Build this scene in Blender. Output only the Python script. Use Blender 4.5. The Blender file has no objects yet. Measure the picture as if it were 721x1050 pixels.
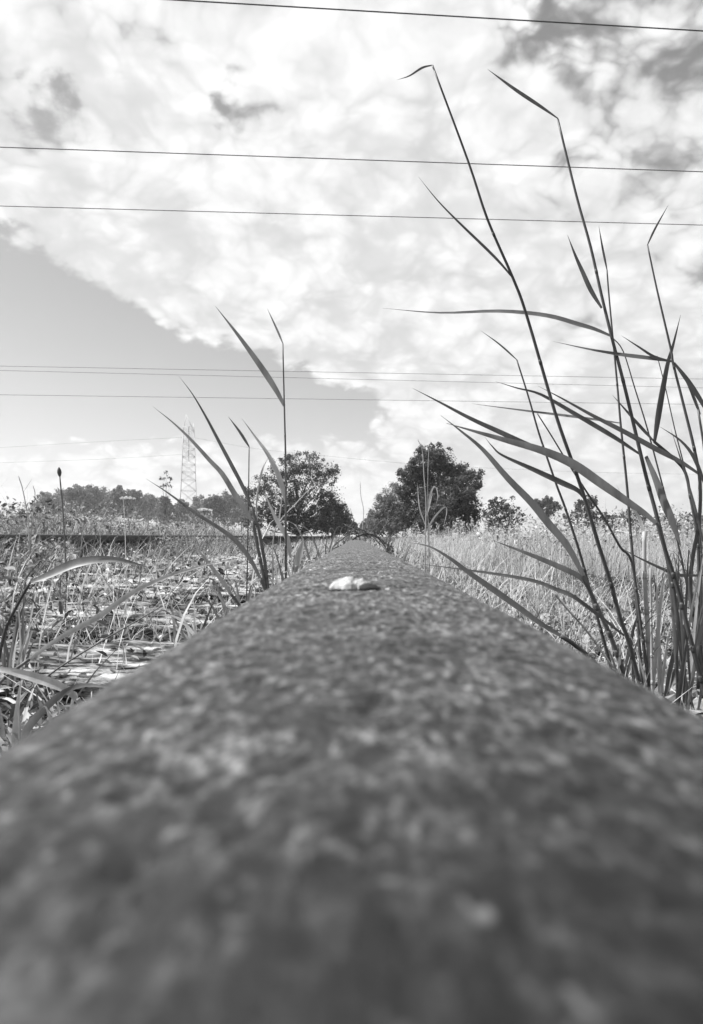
import bpy, math, random
import numpy as np
from mathutils import Vector, Matrix, Euler

random.seed(7)
RNG = np.random.default_rng(11)
S = bpy.context.scene
COL = S.collection
R = math.radians

# ------------------------------------------------------------------ camera
CAM = Vector((-0.0026, 0.0, 0.2065))
FPX = 793.0
PITCH = math.atan(25 / FPX)
YAW = math.atan(4.5 / FPX)
cd = bpy.data.cameras.new('camera')
cam = bpy.data.objects.new('camera', cd)
COL.objects.link(cam)
cam.location = CAM
cam.rotation_euler = Euler((math.pi / 2 + PITCH, 0, YAW))
cd.sensor_fit = 'VERTICAL'
cd.sensor_height = 36
cd.sensor_width = 36
cd.lens = 36 * FPX / 1050
cd.clip_start = 0.002
cd.clip_end = 6000
cd.dof.use_dof = True
cd.dof.focus_distance = 1.05
cd.dof.aperture_fstop = 32
S.camera = cam
ROT = cam.rotation_euler.to_matrix()


def at(px, py, depth):
    """point seen at photo pixel (px, py) at a distance `depth` along the track"""
    d = ROT @ Vector(((px - 360.5) / FPX, -(py - 525) / FPX, -1))
    return CAM + d * (depth / d.y)


# ------------------------------------------------------------------ noise
def _hash(i, j, k, seed):
    h = (i * 374761393 + j * 668265263 + k * 2147483647 + seed * 974634777) & 0xFFFFFFFF
    h = ((h ^ (h >> 13)) * 1274126177) & 0xFFFFFFFF
    return ((h ^ (h >> 16)) & 0xFFFF) / 65535.0


def vnoise(x, y, z=0.0, seed=0):
    x = np.asarray(x, float); y = np.asarray(y, float); z = np.asarray(z, float) + 0 * x
    xi = np.floor(x).astype(np.int64); yi = np.floor(y).astype(np.int64); zi = np.floor(z).astype(np.int64)
    fx = x - xi; fy = y - yi; fz = z - zi
    fx = fx * fx * (3 - 2 * fx); fy = fy * fy * (3 - 2 * fy); fz = fz * fz * (3 - 2 * fz)
    r = 0
    for a in (0, 1):
        for b in (0, 1):
            for c in (0, 1):
                w = (fx if a else 1 - fx) * (fy if b else 1 - fy) * (fz if c else 1 - fz)
                r = r + w * _hash(xi + a, yi + b, zi + c, seed)
    return r * 2 - 1


def fbm(x, y, z=0.0, seed=0, o=4):
    r = 0; a = 1.0; f = 1.0
    for q in range(o):
        r = r + a * vnoise(np.asarray(x) * f, np.asarray(y) * f, np.asarray(z) * f, seed + q)
        a *= 0.5; f *= 2.03
    return r / 1.9


# ------------------------------------------------------------------ mesh helpers
def link(name, me, m, parent=None):
    o = bpy.data.objects.new(name, me)
    COL.objects.link(o)
    if m:
        me.materials.append(m)
    if parent:
        o.parent = parent
    return o


def mesh_q(name, V, F, m, parent=None, smooth=True):
    """V (n,3), F (m,4) quads"""
    V = np.asarray(V, np.float32).reshape(-1, 3); F = np.asarray(F, np.int32).reshape(-1, 4)
    me = bpy.data.meshes.new(name)
    me.vertices.add(len(V)); me.vertices.foreach_set('co', V.ravel())
    me.loops.add(F.size); me.loops.foreach_set('vertex_index', F.ravel())
    me.polygons.add(len(F))
    me.polygons.foreach_set('loop_start', np.arange(0, F.size, 4, dtype=np.int32))
    me.polygons.foreach_set('use_smooth', np.full(len(F), smooth))
    me.update(calc_edges=True)
    me.validate()
    return link(name, me, m, parent)


def mesh_p(name, V, F, m, parent=None, smooth=True):
    me = bpy.data.meshes.new(name)
    me.from_pydata([tuple(v) for v in V], [], F)
    me.update()
    if smooth:
        for p in me.polygons:
            p.use_smooth = True
    return link(name, me, m, parent)


def tag(o, label, cat, group=None):
    o['label'] = label; o['category'] = cat
    if group:
        o['group'] = group
    return o


def kind(o, k):
    o['kind'] = k
    return o


def empty(name, loc):
    o = bpy.data.objects.new(name, None)
    o.empty_display_size = 0.05
    COL.objects.link(o)
    o.location = loc
    return o


class MB:
    def __init__(s):
        s.V = []; s.F = []

    def tube(s, pts, radii, n=6, cap=True):
        pts = [Vector(p) for p in pts]
        b = len(s.V)
        up = Vector((0.31, 0.83, 0.46)).normalized()
        for i, p in enumerate(pts):
            t = (pts[min(i + 1, len(pts) - 1)] - pts[max(i - 1, 0)]).normalized()
            u = t.cross(up)
            if u.length < 1e-4:
                u = t.orthogonal()
            u.normalize(); v = t.cross(u)
            r = radii[i] if hasattr(radii, '__len__') else radii
            for k in range(n):
                a = 2 * math.pi * k / n
                s.V.append(p + u * (r * math.cos(a)) + v * (r * math.sin(a)))
        for i in range(len(pts) - 1):
            for k in range(n):
                k2 = (k + 1) % n
                s.F.append((b + i * n + k, b + i * n + k2, b + (i + 1) * n + k2, b + (i + 1) * n + k))
        if cap:
            s.F.append(tuple(range(b + n - 1, b - 1, -1)))
            e = b + (len(pts) - 1) * n
            s.F.append(tuple(range(e, e + n)))

    def ribbon(s, pts, widths, nrm, fold=0.25, twist=0.0):
        """leaf blade: three rows of vertices, folded along its midrib"""
        pts = [Vector(p) for p in pts]
        b = len(s.V); n = len(pts)
        for i, p in enumerate(pts):
            t = (pts[min(i + 1, n - 1)] - pts[max(i - 1, 0)]).normalized()
            nn = (nrm - t * nrm.dot(t))
            if nn.length < 1e-4:
                nn = t.orthogonal()
            nn.normalize()
            if twist:
                nn = Matrix.Rotation(twist * i / n, 3, t) @ nn
            w = t.cross(nn)
            h = widths[i] / 2
            s.V += [p + w * h + nn * (h * fold), p, p - w * h + nn * (h * fold)]
        for i in range(n - 1):
            a = b + 3 * i
            s.F += [(a, a + 1, a + 4, a + 3), (a + 1, a + 2, a + 5, a + 4)]

    def build(s, name, m, parent=None, smooth=True, local=None):
        V = s.V
        if local is not None:
            V = [v - local for v in V]
        return mesh_p(name, V, s.F, m, parent, smooth)


def smooth_poly(P, n=4):
    """Catmull-Rom through a list of tuples"""
    P = [np.array(p, float) for p in P]
    if len(P) < 3:
        return [P[0] + (P[-1] - P[0]) * i / 6 for i in range(7)]
    out = []
    Q = [2 * P[0] - P[1]] + P + [2 * P[-1] - P[-2]]
    for i in range(1, len(Q) - 2):
        a, b, c, d = Q[i - 1], Q[i], Q[i + 1], Q[i + 2]
        for k in range(n):
            t = k / n
            out.append(0.5 * ((2 * b) + (-a + c) * t + (2 * a - 5 * b + 4 * c - d) * t * t + (-a + 3 * b - 3 * c + d) * t ** 3))
    out.append(P[-1])
    return out


# ------------------------------------------------------------------ materials
def newmat(name):
    m = bpy.data.materials.new(name)
    m.use_nodes = True
    nt = m.node_tree
    return m, nt, nt.nodes['Principled BSDF'], nt.nodes['Material Output']


def g(v):
    return (v, v, v, 1)


def noise_node(nt, scale, detail=5, rough=0.6, vec=None, stretch=None, obj=True):
    n = nt.nodes.new('ShaderNodeTexNoise')
    n.inputs['Scale'].default_value = scale
    n.inputs['Detail'].default_value = detail
    n.inputs['Roughness'].default_value = rough
    tc = nt.nodes.new('ShaderNodeTexCoord')
    mp = nt.nodes.new('ShaderNodeMapping')
    if stretch:
        mp.inputs['Scale'].default_value = stretch
    nt.links.new(tc.outputs['Object'], mp.inputs['Vector'])
    nt.links.new(mp.outputs['Vector'], n.inputs['Vector'])
    return n


def ramp(nt, src, stops):
    r = nt.nodes.new('ShaderNodeValToRGB')
    e = r.color_ramp.elements
    while len(e) < len(stops):
        e.new(0.5)
    for el, (p, v) in zip(e, stops):
        el.position = p; el.color = g(v)
    nt.links.new(src, r.inputs['Fac'])
    return r


def bump(nt, bsdf, src, strength, dist):
    b = nt.nodes.new('ShaderNodeBump')
    b.inputs['Strength'].default_value = strength
    b.inputs['Distance'].default_value = dist
    nt.links.new(src, b.inputs['Height'])
    nt.links.new(b.outputs['Normal'], bsdf.inputs['Normal'])
    return b


def mult(nt, a, b):
    m = nt.nodes.new('ShaderNodeMix'); m.data_type = 'RGBA'; m.blend_type = 'MULTIPLY'
    m.inputs['Factor'].default_value = 1
    nt.links.new(a, m.inputs['A']); nt.links.new(b, m.inputs['B'])
    return m.outputs['Result']


def leafmat(name, lo, hi, transl=0.35, rough=0.5, spec=0.3, streak=None, spread=None):
    """thin plant tissue: each leaf its own tone, some light passes through"""
    m, nt, b, out = newmat(name)
    ge = nt.nodes.new('ShaderNodeNewGeometry')
    st = spread or [(0.0, lo), (1.0, hi)]
    c = ramp(nt, ge.outputs['Random Per Island'], st).outputs['Color']
    n = noise_node(nt, streak[0] if streak else 30, 4, 0.6, stretch=streak[1] if streak else None)
    v = ramp(nt, n.outputs['Fac'], [(0.3, 0.65), (0.7, 1.2)])
    c = mult(nt, c, v.outputs['Color'])
    nt.links.new(c, b.inputs['Base Color'])
    b.inputs['Roughness'].default_value = rough
    b.inputs['Specular IOR Level'].default_value = spec
    t = nt.nodes.new('ShaderNodeBsdfTranslucent')
    nt.links.new(c, t.inputs['Color'])
    mx = nt.nodes.new('ShaderNodeMixShader')
    mx.inputs['Fac'].default_value = transl
    nt.links.new(b.outputs['BSDF'], mx.inputs[1]); nt.links.new(t.outputs['BSDF'], mx.inputs[2])
    nt.links.new(mx.outputs['Shader'], out.inputs['Surface'])
    return m


def plain(name, lo, hi, scale, rough=0.7, bs=0.0, bd=0.01, spec=0.3, stretch=None, metal=0.0):
    m, nt, b, out = newmat(name)
    n = noise_node(nt, scale, 6, 0.65, stretch=stretch)
    r = ramp(nt, n.outputs['Fac'], [(0.3, lo), (0.7, hi)])
    nt.links.new(r.outputs['Color'], b.inputs['Base Color'])
    b.inputs['Roughness'].default_value = rough
    b.inputs['Specular IOR Level'].default_value = spec
    b.inputs['Metallic'].default_value = metal
    if bs:
        bump(nt, b, n.outputs['Fac'], bs, bd)
    return m


def rail_material():
    m, nt, b, out = newmat('pitted_rusty_steel')
    fine = noise_node(nt, 1000, 5, 0.7, stretch=(1, 0.45, 1))
    mid = noise_node(nt, 600, 4, 0.6, stretch=(1, 0.4, 1))
    big = noise_node(nt, 38, 3, 0.55)
    c1 = ramp(nt, fine.outputs['Fac'], [(0.38, 0.08), (0.50, 0.75), (0.64, 2.4)]).outputs['Color']
    c2 = ramp(nt, mid.outputs['Fac'], [(0.38, 0.05), (0.5, 0.8), (0.62, 2.4)]).outputs['Color']
    c3 = ramp(nt, big.outputs['Fac'], [(0.32, 0.018), (0.68, 0.046)]).outputs['Color']
    c = mult(nt, mult(nt, c1, c2), c3)
    # painted shade on the near end, ragged edge; painted grazing sheen beyond it
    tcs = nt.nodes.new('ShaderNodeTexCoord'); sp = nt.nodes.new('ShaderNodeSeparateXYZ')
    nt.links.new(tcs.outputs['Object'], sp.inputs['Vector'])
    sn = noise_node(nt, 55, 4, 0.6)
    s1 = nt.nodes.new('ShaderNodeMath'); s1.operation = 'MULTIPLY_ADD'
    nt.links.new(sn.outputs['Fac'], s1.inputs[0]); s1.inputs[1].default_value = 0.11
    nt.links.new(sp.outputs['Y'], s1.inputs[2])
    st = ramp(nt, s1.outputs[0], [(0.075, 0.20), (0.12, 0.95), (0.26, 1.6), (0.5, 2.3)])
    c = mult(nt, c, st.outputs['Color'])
    # pale flecks of scale
    vor = noise_node(nt, 420, 2, 0.5, stretch=(1, 0.5, 1))
    fl = ramp(nt, vor.outputs['Fac'], [(0.66, 0.0), (0.74, 1.0)])
    mx = nt.nodes.new('ShaderNodeMix'); mx.data_type = 'RGBA'
    nt.links.new(fl.outputs['Color'], mx.inputs['Factor'])
    nt.links.new(c, mx.inputs['A']); mx.inputs['B'].default_value = g(0.11)
    nt.links.new(mx.outputs['Result'], b.inputs['Base Color'])
    b.inputs['Roughness'].default_value = 0.6
    b.inputs['Specular IOR Level'].default_value = 0.35
    b.inputs['Sheen Weight'].default_value = 0.3
    b.inputs['Sheen Roughness'].default_value = 0.13
    ad = nt.nodes.new('ShaderNodeMath'); ad.operation = 'ADD'
    nt.links.new(fine.outputs['Fac'], ad.inputs[0]); nt.links.new(mid.outputs['Fac'], ad.inputs[1])
    bump(nt, b, ad.outputs[0], 0.5, 0.0004)
    return m


def wood_material():
    m, nt, b, out = newmat('weathered_wood')
    gr = noise_node(nt, 7, 8, 0.72, stretch=(2.2, 9, 9))
    bl = noise_node(nt, 5, 4, 0.6)
    c1 = ramp(nt, gr.outputs['Fac'], [(0.42, 0.012), (0.49, 0.20), (0.62, 0.72)]).outputs['Color']
    c2 = ramp(nt, bl.outputs['Fac'], [(0.38, 0.16), (0.56, 1.0)]).outputs['Color']
    nt.links.new(mult(nt, c1, c2), b.inputs['Base Color'])
    b.inputs['Roughness'].default_value = 0.85
    b.inputs['Specular IOR Level'].default_value = 0.2
    bump(nt, b, gr.outputs['Fac'], 0.9, 0.012)
    return m


def ground_material():
    m, nt, b, out = newmat('litter_and_soil')
    a = noise_node(nt, 26, 7, 0.75)
    c = noise_node(nt, 1.3, 4, 0.6)
    c1 = ramp(nt, a.outputs['Fac'], [(0.42, 0.012), (0.54, 0.05), (0.70, 0.36)]).outputs['Color']
    c2 = ramp(nt, c.outputs['Fac'], [(0.3, 0.6), (0.7, 1.1)]).outputs['Color']
    nt.links.new(mult(nt, c1, c2), b.inputs['Base Color'])
    b.inputs['Roughness'].default_value = 0.95
    b.inputs['Specular IOR Level'].default_value = 0.1
    bump(nt, b, a.outputs['Fac'], 0.8, 0.03)
    return m


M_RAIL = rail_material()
M_WOOD = wood_material()
M_GROUND = ground_material()
M_REED_DARK = leafmat('reed_green_dark', 0.09, 0.14, 0.32, 0.45, 0.35, streak=(60, (1, 1, 0.15)))
M_REED = leafmat('reed_green', 0.15, 0.23, 0.4, 0.45, 0.35, streak=(60, (1, 1, 0.15)))
M_REED_PALE = leafmat('reed_straw', 0.36, 0.58, 0.35, 0.6, 0.25, streak=(60, (1, 1, 0.15)))
M_DRY = leafmat('dry_grass', 0.2, 0.6, 0.4, 0.7, 0.15, spread=[(0, 0.10), (0.2, 0.40), (0.6, 0.62), (1, 0.80)])
M_WEED = leafmat('weeds', 0.1, 0.5, 0.4, 0.6, 0.25, spread=[(0, 0.06), (0.35, 0.15), (0.65, 0.30), (1, 0.60)])
M_LOW = leafmat('low_weeds', 0.1, 0.5, 0.35, 0.6, 0.3, spread=[(0, 0.02), (0.4, 0.14), (0.7, 0.40), (1, 0.80)])
M_LITTER = leafmat('dead_leaves', 0.25, 0.7, 0.2, 0.8, 0.15, spread=[(0, 0.06), (0.5, 0.25), (1, 0.72)])
M_TREE = leafmat('tree_leaf_dark', 0.05, 0.16, 0.3, 0.5, 0.35)
M_TREE_L = leafmat('tree_leaf_mid', 0.06, 0.13, 0.3, 0.55, 0.3)
M_TREE_P = leafmat('tree_leaf_pale', 0.14, 0.26, 0.35, 0.6, 0.25)
M_FAR = leafmat('far_tree_leaf', 0.13, 0.22, 0.25, 0.6, 0.2)
M_BARK = plain('bark', 0.06, 0.16, 12, 0.9, 0.5, 0.02)
M_STONE = plain('ballast_stone', 0.05, 0.34, 20, 0.85, 0.5, 0.01)
M_WIRE = plain('wire', 0.02, 0.04, 3, 0.6)
M_STEEL = plain('galvanised_steel', 0.4, 0.55, 0.5, 0.6)
M_INS = plain('insulator_glass', 0.10, 0.18, 1, 0.3)
M_FLAKE = plain('flake_pale', 0.14, 0.52, 420, 0.75, 0.5, 0.0008)
M_FLAKE_D = plain('flake_shade', 0.02, 0.05, 400, 0.9, 0.5, 0.0006)
M_SEED = plain('seed_head', 0.05, 0.12, 900, 0.9, 0.8, 0.001)
M_FLOWER = leafmat('flower_white', 0.6, 0.8, 0.3, 0.7, 0.2)


# ------------------------------------------------------------------ ground
def gz(x, y):
    x = np.asarray(x, float); y = np.asarray(y, float)
    cant = np.where(x < 0, np.clip(-x, 0, 2.0) * 0.0177, 0)
    near = np.exp(-((x / 40) ** 2 + (y / 60) ** 2))
    n = fbm(x * 3.1, y * 3.1, 0, 5, 3) * 0.018 * near + fbm(x * 0.06, y * 0.06, 0, 9, 3) * 0.15 * np.clip((np.hypot(x, y) - 12) / 40, 0, 1)
    shoulder = -0.05 * np.clip((x - 0.9) / 0.8, 0, 1) - 0.03 * np.clip((-x - 2.2) / 0.8, 0, 1)
    bed = -0.078 * np.clip((2.3 - np.abs(x + 0.75)) / 0.6, 0, 1)
    return cant + n * 1.3 + shoulder + bed - 0.008


def spaced(lo, hi, step, far, grow):
    a = list(np.arange(lo, hi, step)); st = step
    while a[-1] < far:
        st *= grow; a.append(a[-1] + st)
    return a


xr = spaced(0, 3.2, 0.04, 780, 1.16)
xs = np.array(sorted(set([-v for v in xr[1:]] + xr)))
yp = spaced(-1.0, 9, 0.05, 850, 1.12); yn = spaced(1.05, 1.4, 0.1, 200, 1.3)
ys = np.array(sorted([-v for v in yn] + yp))
X, Y = np.meshgrid(xs, ys)
V = np.stack([X, Y, gz(X, Y)], -1).reshape(-1, 3)
nx, ny = len(xs), len(ys)
I = (np.arange(ny - 1)[:, None] * nx + np.arange(nx - 1)[None]).ravel()
kind(mesh_q('ground', V, np.stack([I, I + 1, I + nx + 1, I + nx], -1), M_GROUND), 'structure')

# ------------------------------------------------------------------ rails
RTOP = 0.1912


def rail_profile():
    """bullhead-like flat-bottom rail, top at z = 0"""
    P = []
    hw, r, zc = 0.0390, 0.0130, 0.0012
    for k in range(-8, 9):
        x = (hw - r) * k / 8
        P.append((x, -zc * (x / (hw - r)) ** 2))
    for k in range(1, 9):
        a = k / 8 * math.pi / 2
        P.append((hw - r + r * math.sin(a), -zc - r + r * math.cos(a)))
    P += [(0.0390, -0.034), (0.036, -0.040), (0.013, -0.050), (0.009, -0.058), (0.0085, -0.115), (0.012, -0.127),
          (0.063, -0.138), (0.065, -0.149)]
    right = P
    top = [p for p in right if True]
    half = [p for p in top if p[0] > 1e-9]
    half = sorted([p for p in half[:]], key=lambda p: top.index(p))
    left = [(-x, z) for x, z in half][::-1]
    # full outline, left bottom -> top -> right bottom
    return left + [(0, 0)] + half


PROF = rail_profile()


def rail(name, x0, ztop, y0, y1, m, step=0.02, wob=0.0002, sink=None):
    ysr = [y0]
    while ysr[-1] < y1:
        st = step * max(1, abs(ysr[-1]) * 0.8)
        ysr.append(min(y1, ysr[-1] + st))
    V = []; F = []; n = len(PROF)
    for y in ysr:
        for (px, pz) in PROF:
            w = float(vnoise(y * 90, px * 260, pz * 200, 3)) * wob if pz > -0.03 else 0
            dz = sink(y) if sink else 0
            V.append((x0 + px * (1 + w * 8), y, ztop + pz + w + dz))
    for i in range(len(ysr) - 1):
        for k in range(n - 1):
            F.append((i * n + k, (i + 1) * n + k, (i + 1) * n + k + 1, i * n + k + 1))
        F.append((i * n + n - 1, (i + 1) * n + n - 1, (i + 1) * n, i * n))
    F.append(tuple(range(n)))
    F.append(tuple(range((len(ysr) - 1) * n + n - 1, (len(ysr) - 1) * n - 1, -1)))
    return mesh_p(name, V, F, m)


def pitted_rail(name, ztop, y0, y1, m):
    hw, r, zc = 0.0390, 0.0130, 0.0012
    fl = hw - r
    prof = []                                    # (x, z, nx, nz) across the running surface
    for x in np.linspace(-fl, fl, 84):
        prof.append((x, -zc * (x / fl) ** 2, 0.0, 1.0))
    arc = [(fl + r * math.sin(a), -zc - r + r * math.cos(a), math.sin(a), math.cos(a)) for a in np.linspace(0, math.pi / 2, 18)[1:]]
    prof = [(-a, b, -c, d) for a, b, c, d in arc][::-1] + prof + arc
    low = [(0.0390, -0.034), (0.036, -0.040), (0.013, -0.050), (0.009, -0.058), (0.0085, -0.115), (0.012, -0.127), (0.063, -0.138), (0.065, -0.149)]
    prof = [(-a, b, 0, 0) for a, b in low][::-1] + prof + [(a, b, 0, 0) for a, b in low]
    P = np.array(prof); n = len(P)
    yy = [max(y0, -0.03)]
    while yy[-1] < y1:
        yy.append(min(y1, yy[-1] + max(0.00055, abs(yy[-1]) * 0.0026)))
    if y0 < yy[0]: yy = [y0] + yy
    yy = np.array(yy)
    Yg, K = np.meshgrid(yy, np.arange(n), indexing='ij')
    xg = P[K, 0]; sg = P[K, 0] + P[K, 1] * np.sign(P[K, 0]) * -1
    h = 0.00042 * fbm(sg * 420, Yg * 300, 0, 101, 4) + 0.00018 * fbm(sg * 95, Yg * 95, 0, 131, 3)
    pit = np.clip(fbm(sg * 230, Yg * 190, 0, 171, 3) - 0.2, 0, 1)
    h = h - 0.0014 * pit + 0.0004 * fbm(sg * 24, Yg * 14, 0, 191, 2)
    V = np.stack([xg + h * P[K, 2], Yg, ztop + P[K, 1] + h * P[K, 3]], -1).reshape(-1, 3)
    m_ = len(yy)
    I = (np.arange(m_ - 1)[:, None] * n + np.arange(n - 1)[None]).ravel()
    F = np.stack([I, I + 1, I + n + 1, I + n], -1)
    J = np.arange(m_ - 1) * n
    F2 = np.stack([J + n - 1, J, J + n, J + n + n - 1], -1)
    return mesh_q(name, V, np.concatenate([F, F2]), m)


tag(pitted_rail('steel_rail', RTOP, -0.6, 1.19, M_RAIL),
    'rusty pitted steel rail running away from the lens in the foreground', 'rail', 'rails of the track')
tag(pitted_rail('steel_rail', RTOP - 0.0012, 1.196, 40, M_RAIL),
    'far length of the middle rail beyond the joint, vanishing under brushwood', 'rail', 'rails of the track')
tag(rail('steel_rail', -1.507, RTOP + 0.026, -0.6, 60, plain('dark_rusty_steel', 0.02, 0.06, 120, 0.7, 0.4, 0.001), 0.1),
    'parallel rail on the left, dark and half hidden by weeds', 'rail', 'rails of the track')

# ------------------------------------------------------------------ sleepers
CANT = math.atan(0.0177)


def sleeper(y, seed, label):
    L, W, H = 2.34, 0.235, 0.15
    nl = 110
    prof = []
    for k in range(13): prof.append((-W / 2 + W * k / 12, 0))
    for k in range(1, 7): prof.append((W / 2, -H * k / 6))
    for k in range(1, 9): prof.append((W / 2 - W * k / 8, -H))
    for k in range(1, 6): prof.append((-W / 2, -H + H * k / 6))
    n = len(prof)
    P = np.array(prof)
    ls = np.linspace(-L / 2, L / 2, nl)
    A, B = np.meshgrid(ls, np.arange(n), indexing='ij')
    py = P[B, 0]; pz = P[B, 1]
    e = 0.024 * fbm(A * 1.8, py * 30, pz * 30, seed, 4) + 0.011 * fbm(A * 7, py * 60, pz * 50, seed + 40, 3)
    # deep splits along the grain
    sp = np.clip(vnoise(A * 0.9, py * 26, pz * 26, seed + 9) - 0.2, 0, 1) * 0.11
    cy = np.sign(py) * (np.abs(py) > W / 2 - 1e-6)
    topm = (pz > -1e-6).astype(float)
    # worn, chewed edges
    edge = np.clip((np.abs(py) - W / 2 + 0.03) / 0.03, 0, 1) * topm
    wear = edge * (0.012 + 0.05 * np.clip(fbm(A * 3, py * 5, 0, seed + 70, 3), 0, 1))
    z = pz + (e - sp) * topm - wear
    yy = py + cy * (e - sp * 0.7) * (pz > -H + 0.02)
    xx = A + np.where((A == ls[0]) | (A == ls[-1]), fbm(py * 40, pz * 40, 0, seed + 3) * 0.02, 0)
    V = np.stack([xx, yy, z], -1).reshape(-1, 3)
    F = []
    for i in range(nl - 1):
        for k in range(n):
            k2 = (k + 1) % n
            F.append((i * n + k, i * n + k2, (i + 1) * n + k2, (i + 1) * n + k))
    F.append(tuple(range(n - 1, -1, -1)))
    F.append(tuple(range((nl - 1) * n, nl * n)))
    o = mesh_p('railway_sleeper', V, F, M_WOOD)
    o.rotation_euler = (0, CANT, R(random.uniform(-0.6, 0.6)))
    o.location = (-0.86 + random.uniform(-.05, .03), y, 0.040 + 0.0149)
    tag(o, label, 'sleeper', 'wooden sleepers under the rails')


ORD = ['nearest', 'second', 'third', 'fourth', 'fifth', 'sixth', 'seventh', 'eighth', 'ninth']
sl_y = [1.06 + 0.64 * k for k in range(9)]
for k, y in enumerate(sl_y):
    lab = ('weathered pale timber sleeper, split and bleached, nearest the camera left of the rail' if k == 0 else
           '%s weathered timber sleeper counted from the camera along the left of the rail' % ORD[k])
    sleeper(y, 20 + k * 7, lab)

# ------------------------------------------------------------------ flake on the rail
def flake():
    d = 0.226
    c = at(363, 604, d); c.z = RTOP
    t = empty('curled_flake', c)
    tag(t, 'small pale curled flake with a dark lump as the shade of a hollow lying on the rail', 'flake')
    nu, nv = 26, 14
    def surf(u, v, off):
        x = (u - 0.5) * 0.0142
        prof = max(0.03, math.sin(math.pi * u) ** 0.8 * (1 - 0.25 * u) + 0.18 * float(vnoise(u * 7, 2.2, 0, 5)))
        y = (v - 0.5) * 0.010 * (0.35 + 0.65 * prof + 0.2 * float(vnoise(u * 9, v * 3, 0, 15)))
        arch = (1 - (2 * v - 1) ** 2)
        z = 0.0002 + 0.0031 * arch ** 0.7 * prof
        z += 0.0004 * float(fbm(u * 16, v * 12, 0, 78, 3)) * (0.2 + arch) + 0.0010 * float(fbm(u * 6, v * 5, 0, 77, 3)) * (0.3 + arch)
        return Vector((x, y, max(0.0001, z - off)))
    V = []; F = []
    for s, off in ((0, 0), (1, 0.00035)):
        for i in range(nu):
            for j in range(nv):
                V.append(surf(i / (nu - 1), j / (nv - 1), off))
    for i in range(nu - 1):
        for j in range(nv - 1):
            a = i * nv + j
            F.append((a, a + nv, a + nv + 1, a + 1))
            a += nu * nv
            F.append((a, a + 1, a + nv + 1, a + nv))
    mesh_p('curled_skin', V, F, M_FLAKE, t, False)
    # dark lump at the right towards the camera, its colour painting a hollow's shade
    V = []; F = []
    for i in range(12):
        for j in range(9):
            u = i / 11; a = math.pi * j / 8
            r = (0.0016 + 0.0003 * math.sin(5 * a)) * max(.1, math.sin(math.pi * (.12 + .88 * u)) ** .7)
            V.append((0.0014 + u * 0.0064, -0.0042 - 0.0008 * u + math.cos(a) * r * 0.55, 0.0001 + math.sin(a) * r * 1.05))
    for i in range(11):
        for j in range(8):
            a = i * 9 + j
            F.append((a, a + 1, a + 10, a + 9))
    mesh_p('hollow_shade', V, F, M_FLAKE_D, t)


flake()

# ------------------------------------------------------------------ overhead wires
def wire(yl, yr, hgt, rad, label, group, xl=0, xr_=721, ext=1.2, sag=0.0):
    vl = (550 - yl) / FPX; vr = (550 - yr) / FPX
    a = at(xl, yl, hgt / max(vl, 0.02)); b = at(xr_, yr, hgt / max(vr, 0.02))
    d = b - a
    p0 = a - d * ext; p1 = b + d * ext
    p0.z = a.z - 0.0; p1.z = b.z
    mb = MB()
    pts = []
    for k in range(41):
        t = k / 40
        p = p0.lerp(p1, t)
        p.z += sag * ((2 * t - 1) ** 2)
        pts.append(p)
    mb.tube(pts, rad, 6)
    tag(mb.build('overhead_wire', M_WIRE), label, 'wire', group)


G1 = 'overhead wires crossing the track'
wire(-12, 33, 13.4, 0.017, 'topmost thick overhead wire slanting across the upper right corner of the sky', G1)
wire(150, 177, 12.0, 0.014, 'overhead wire crossing the clouds halfway up the tallest bent reed', G1)
wire(210.5, 231.5, 11.0, 0.012, 'overhead wire just below the middle cloud wire, meeting the bent leaf of the tallest reed', G1)
G2 = 'thin distant overhead wires'
wire(375, 389, 16.5, 0.018, 'upper of the close pair of thin distant wires', G2)
wire(379.5, 398, 16.5, 0.017, 'lower of the close pair of thin distant wires', G2)
wire(404.5, 415, 14.0, 0.018, 'lowest single thin distant wire, under the close pair', G2)

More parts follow.
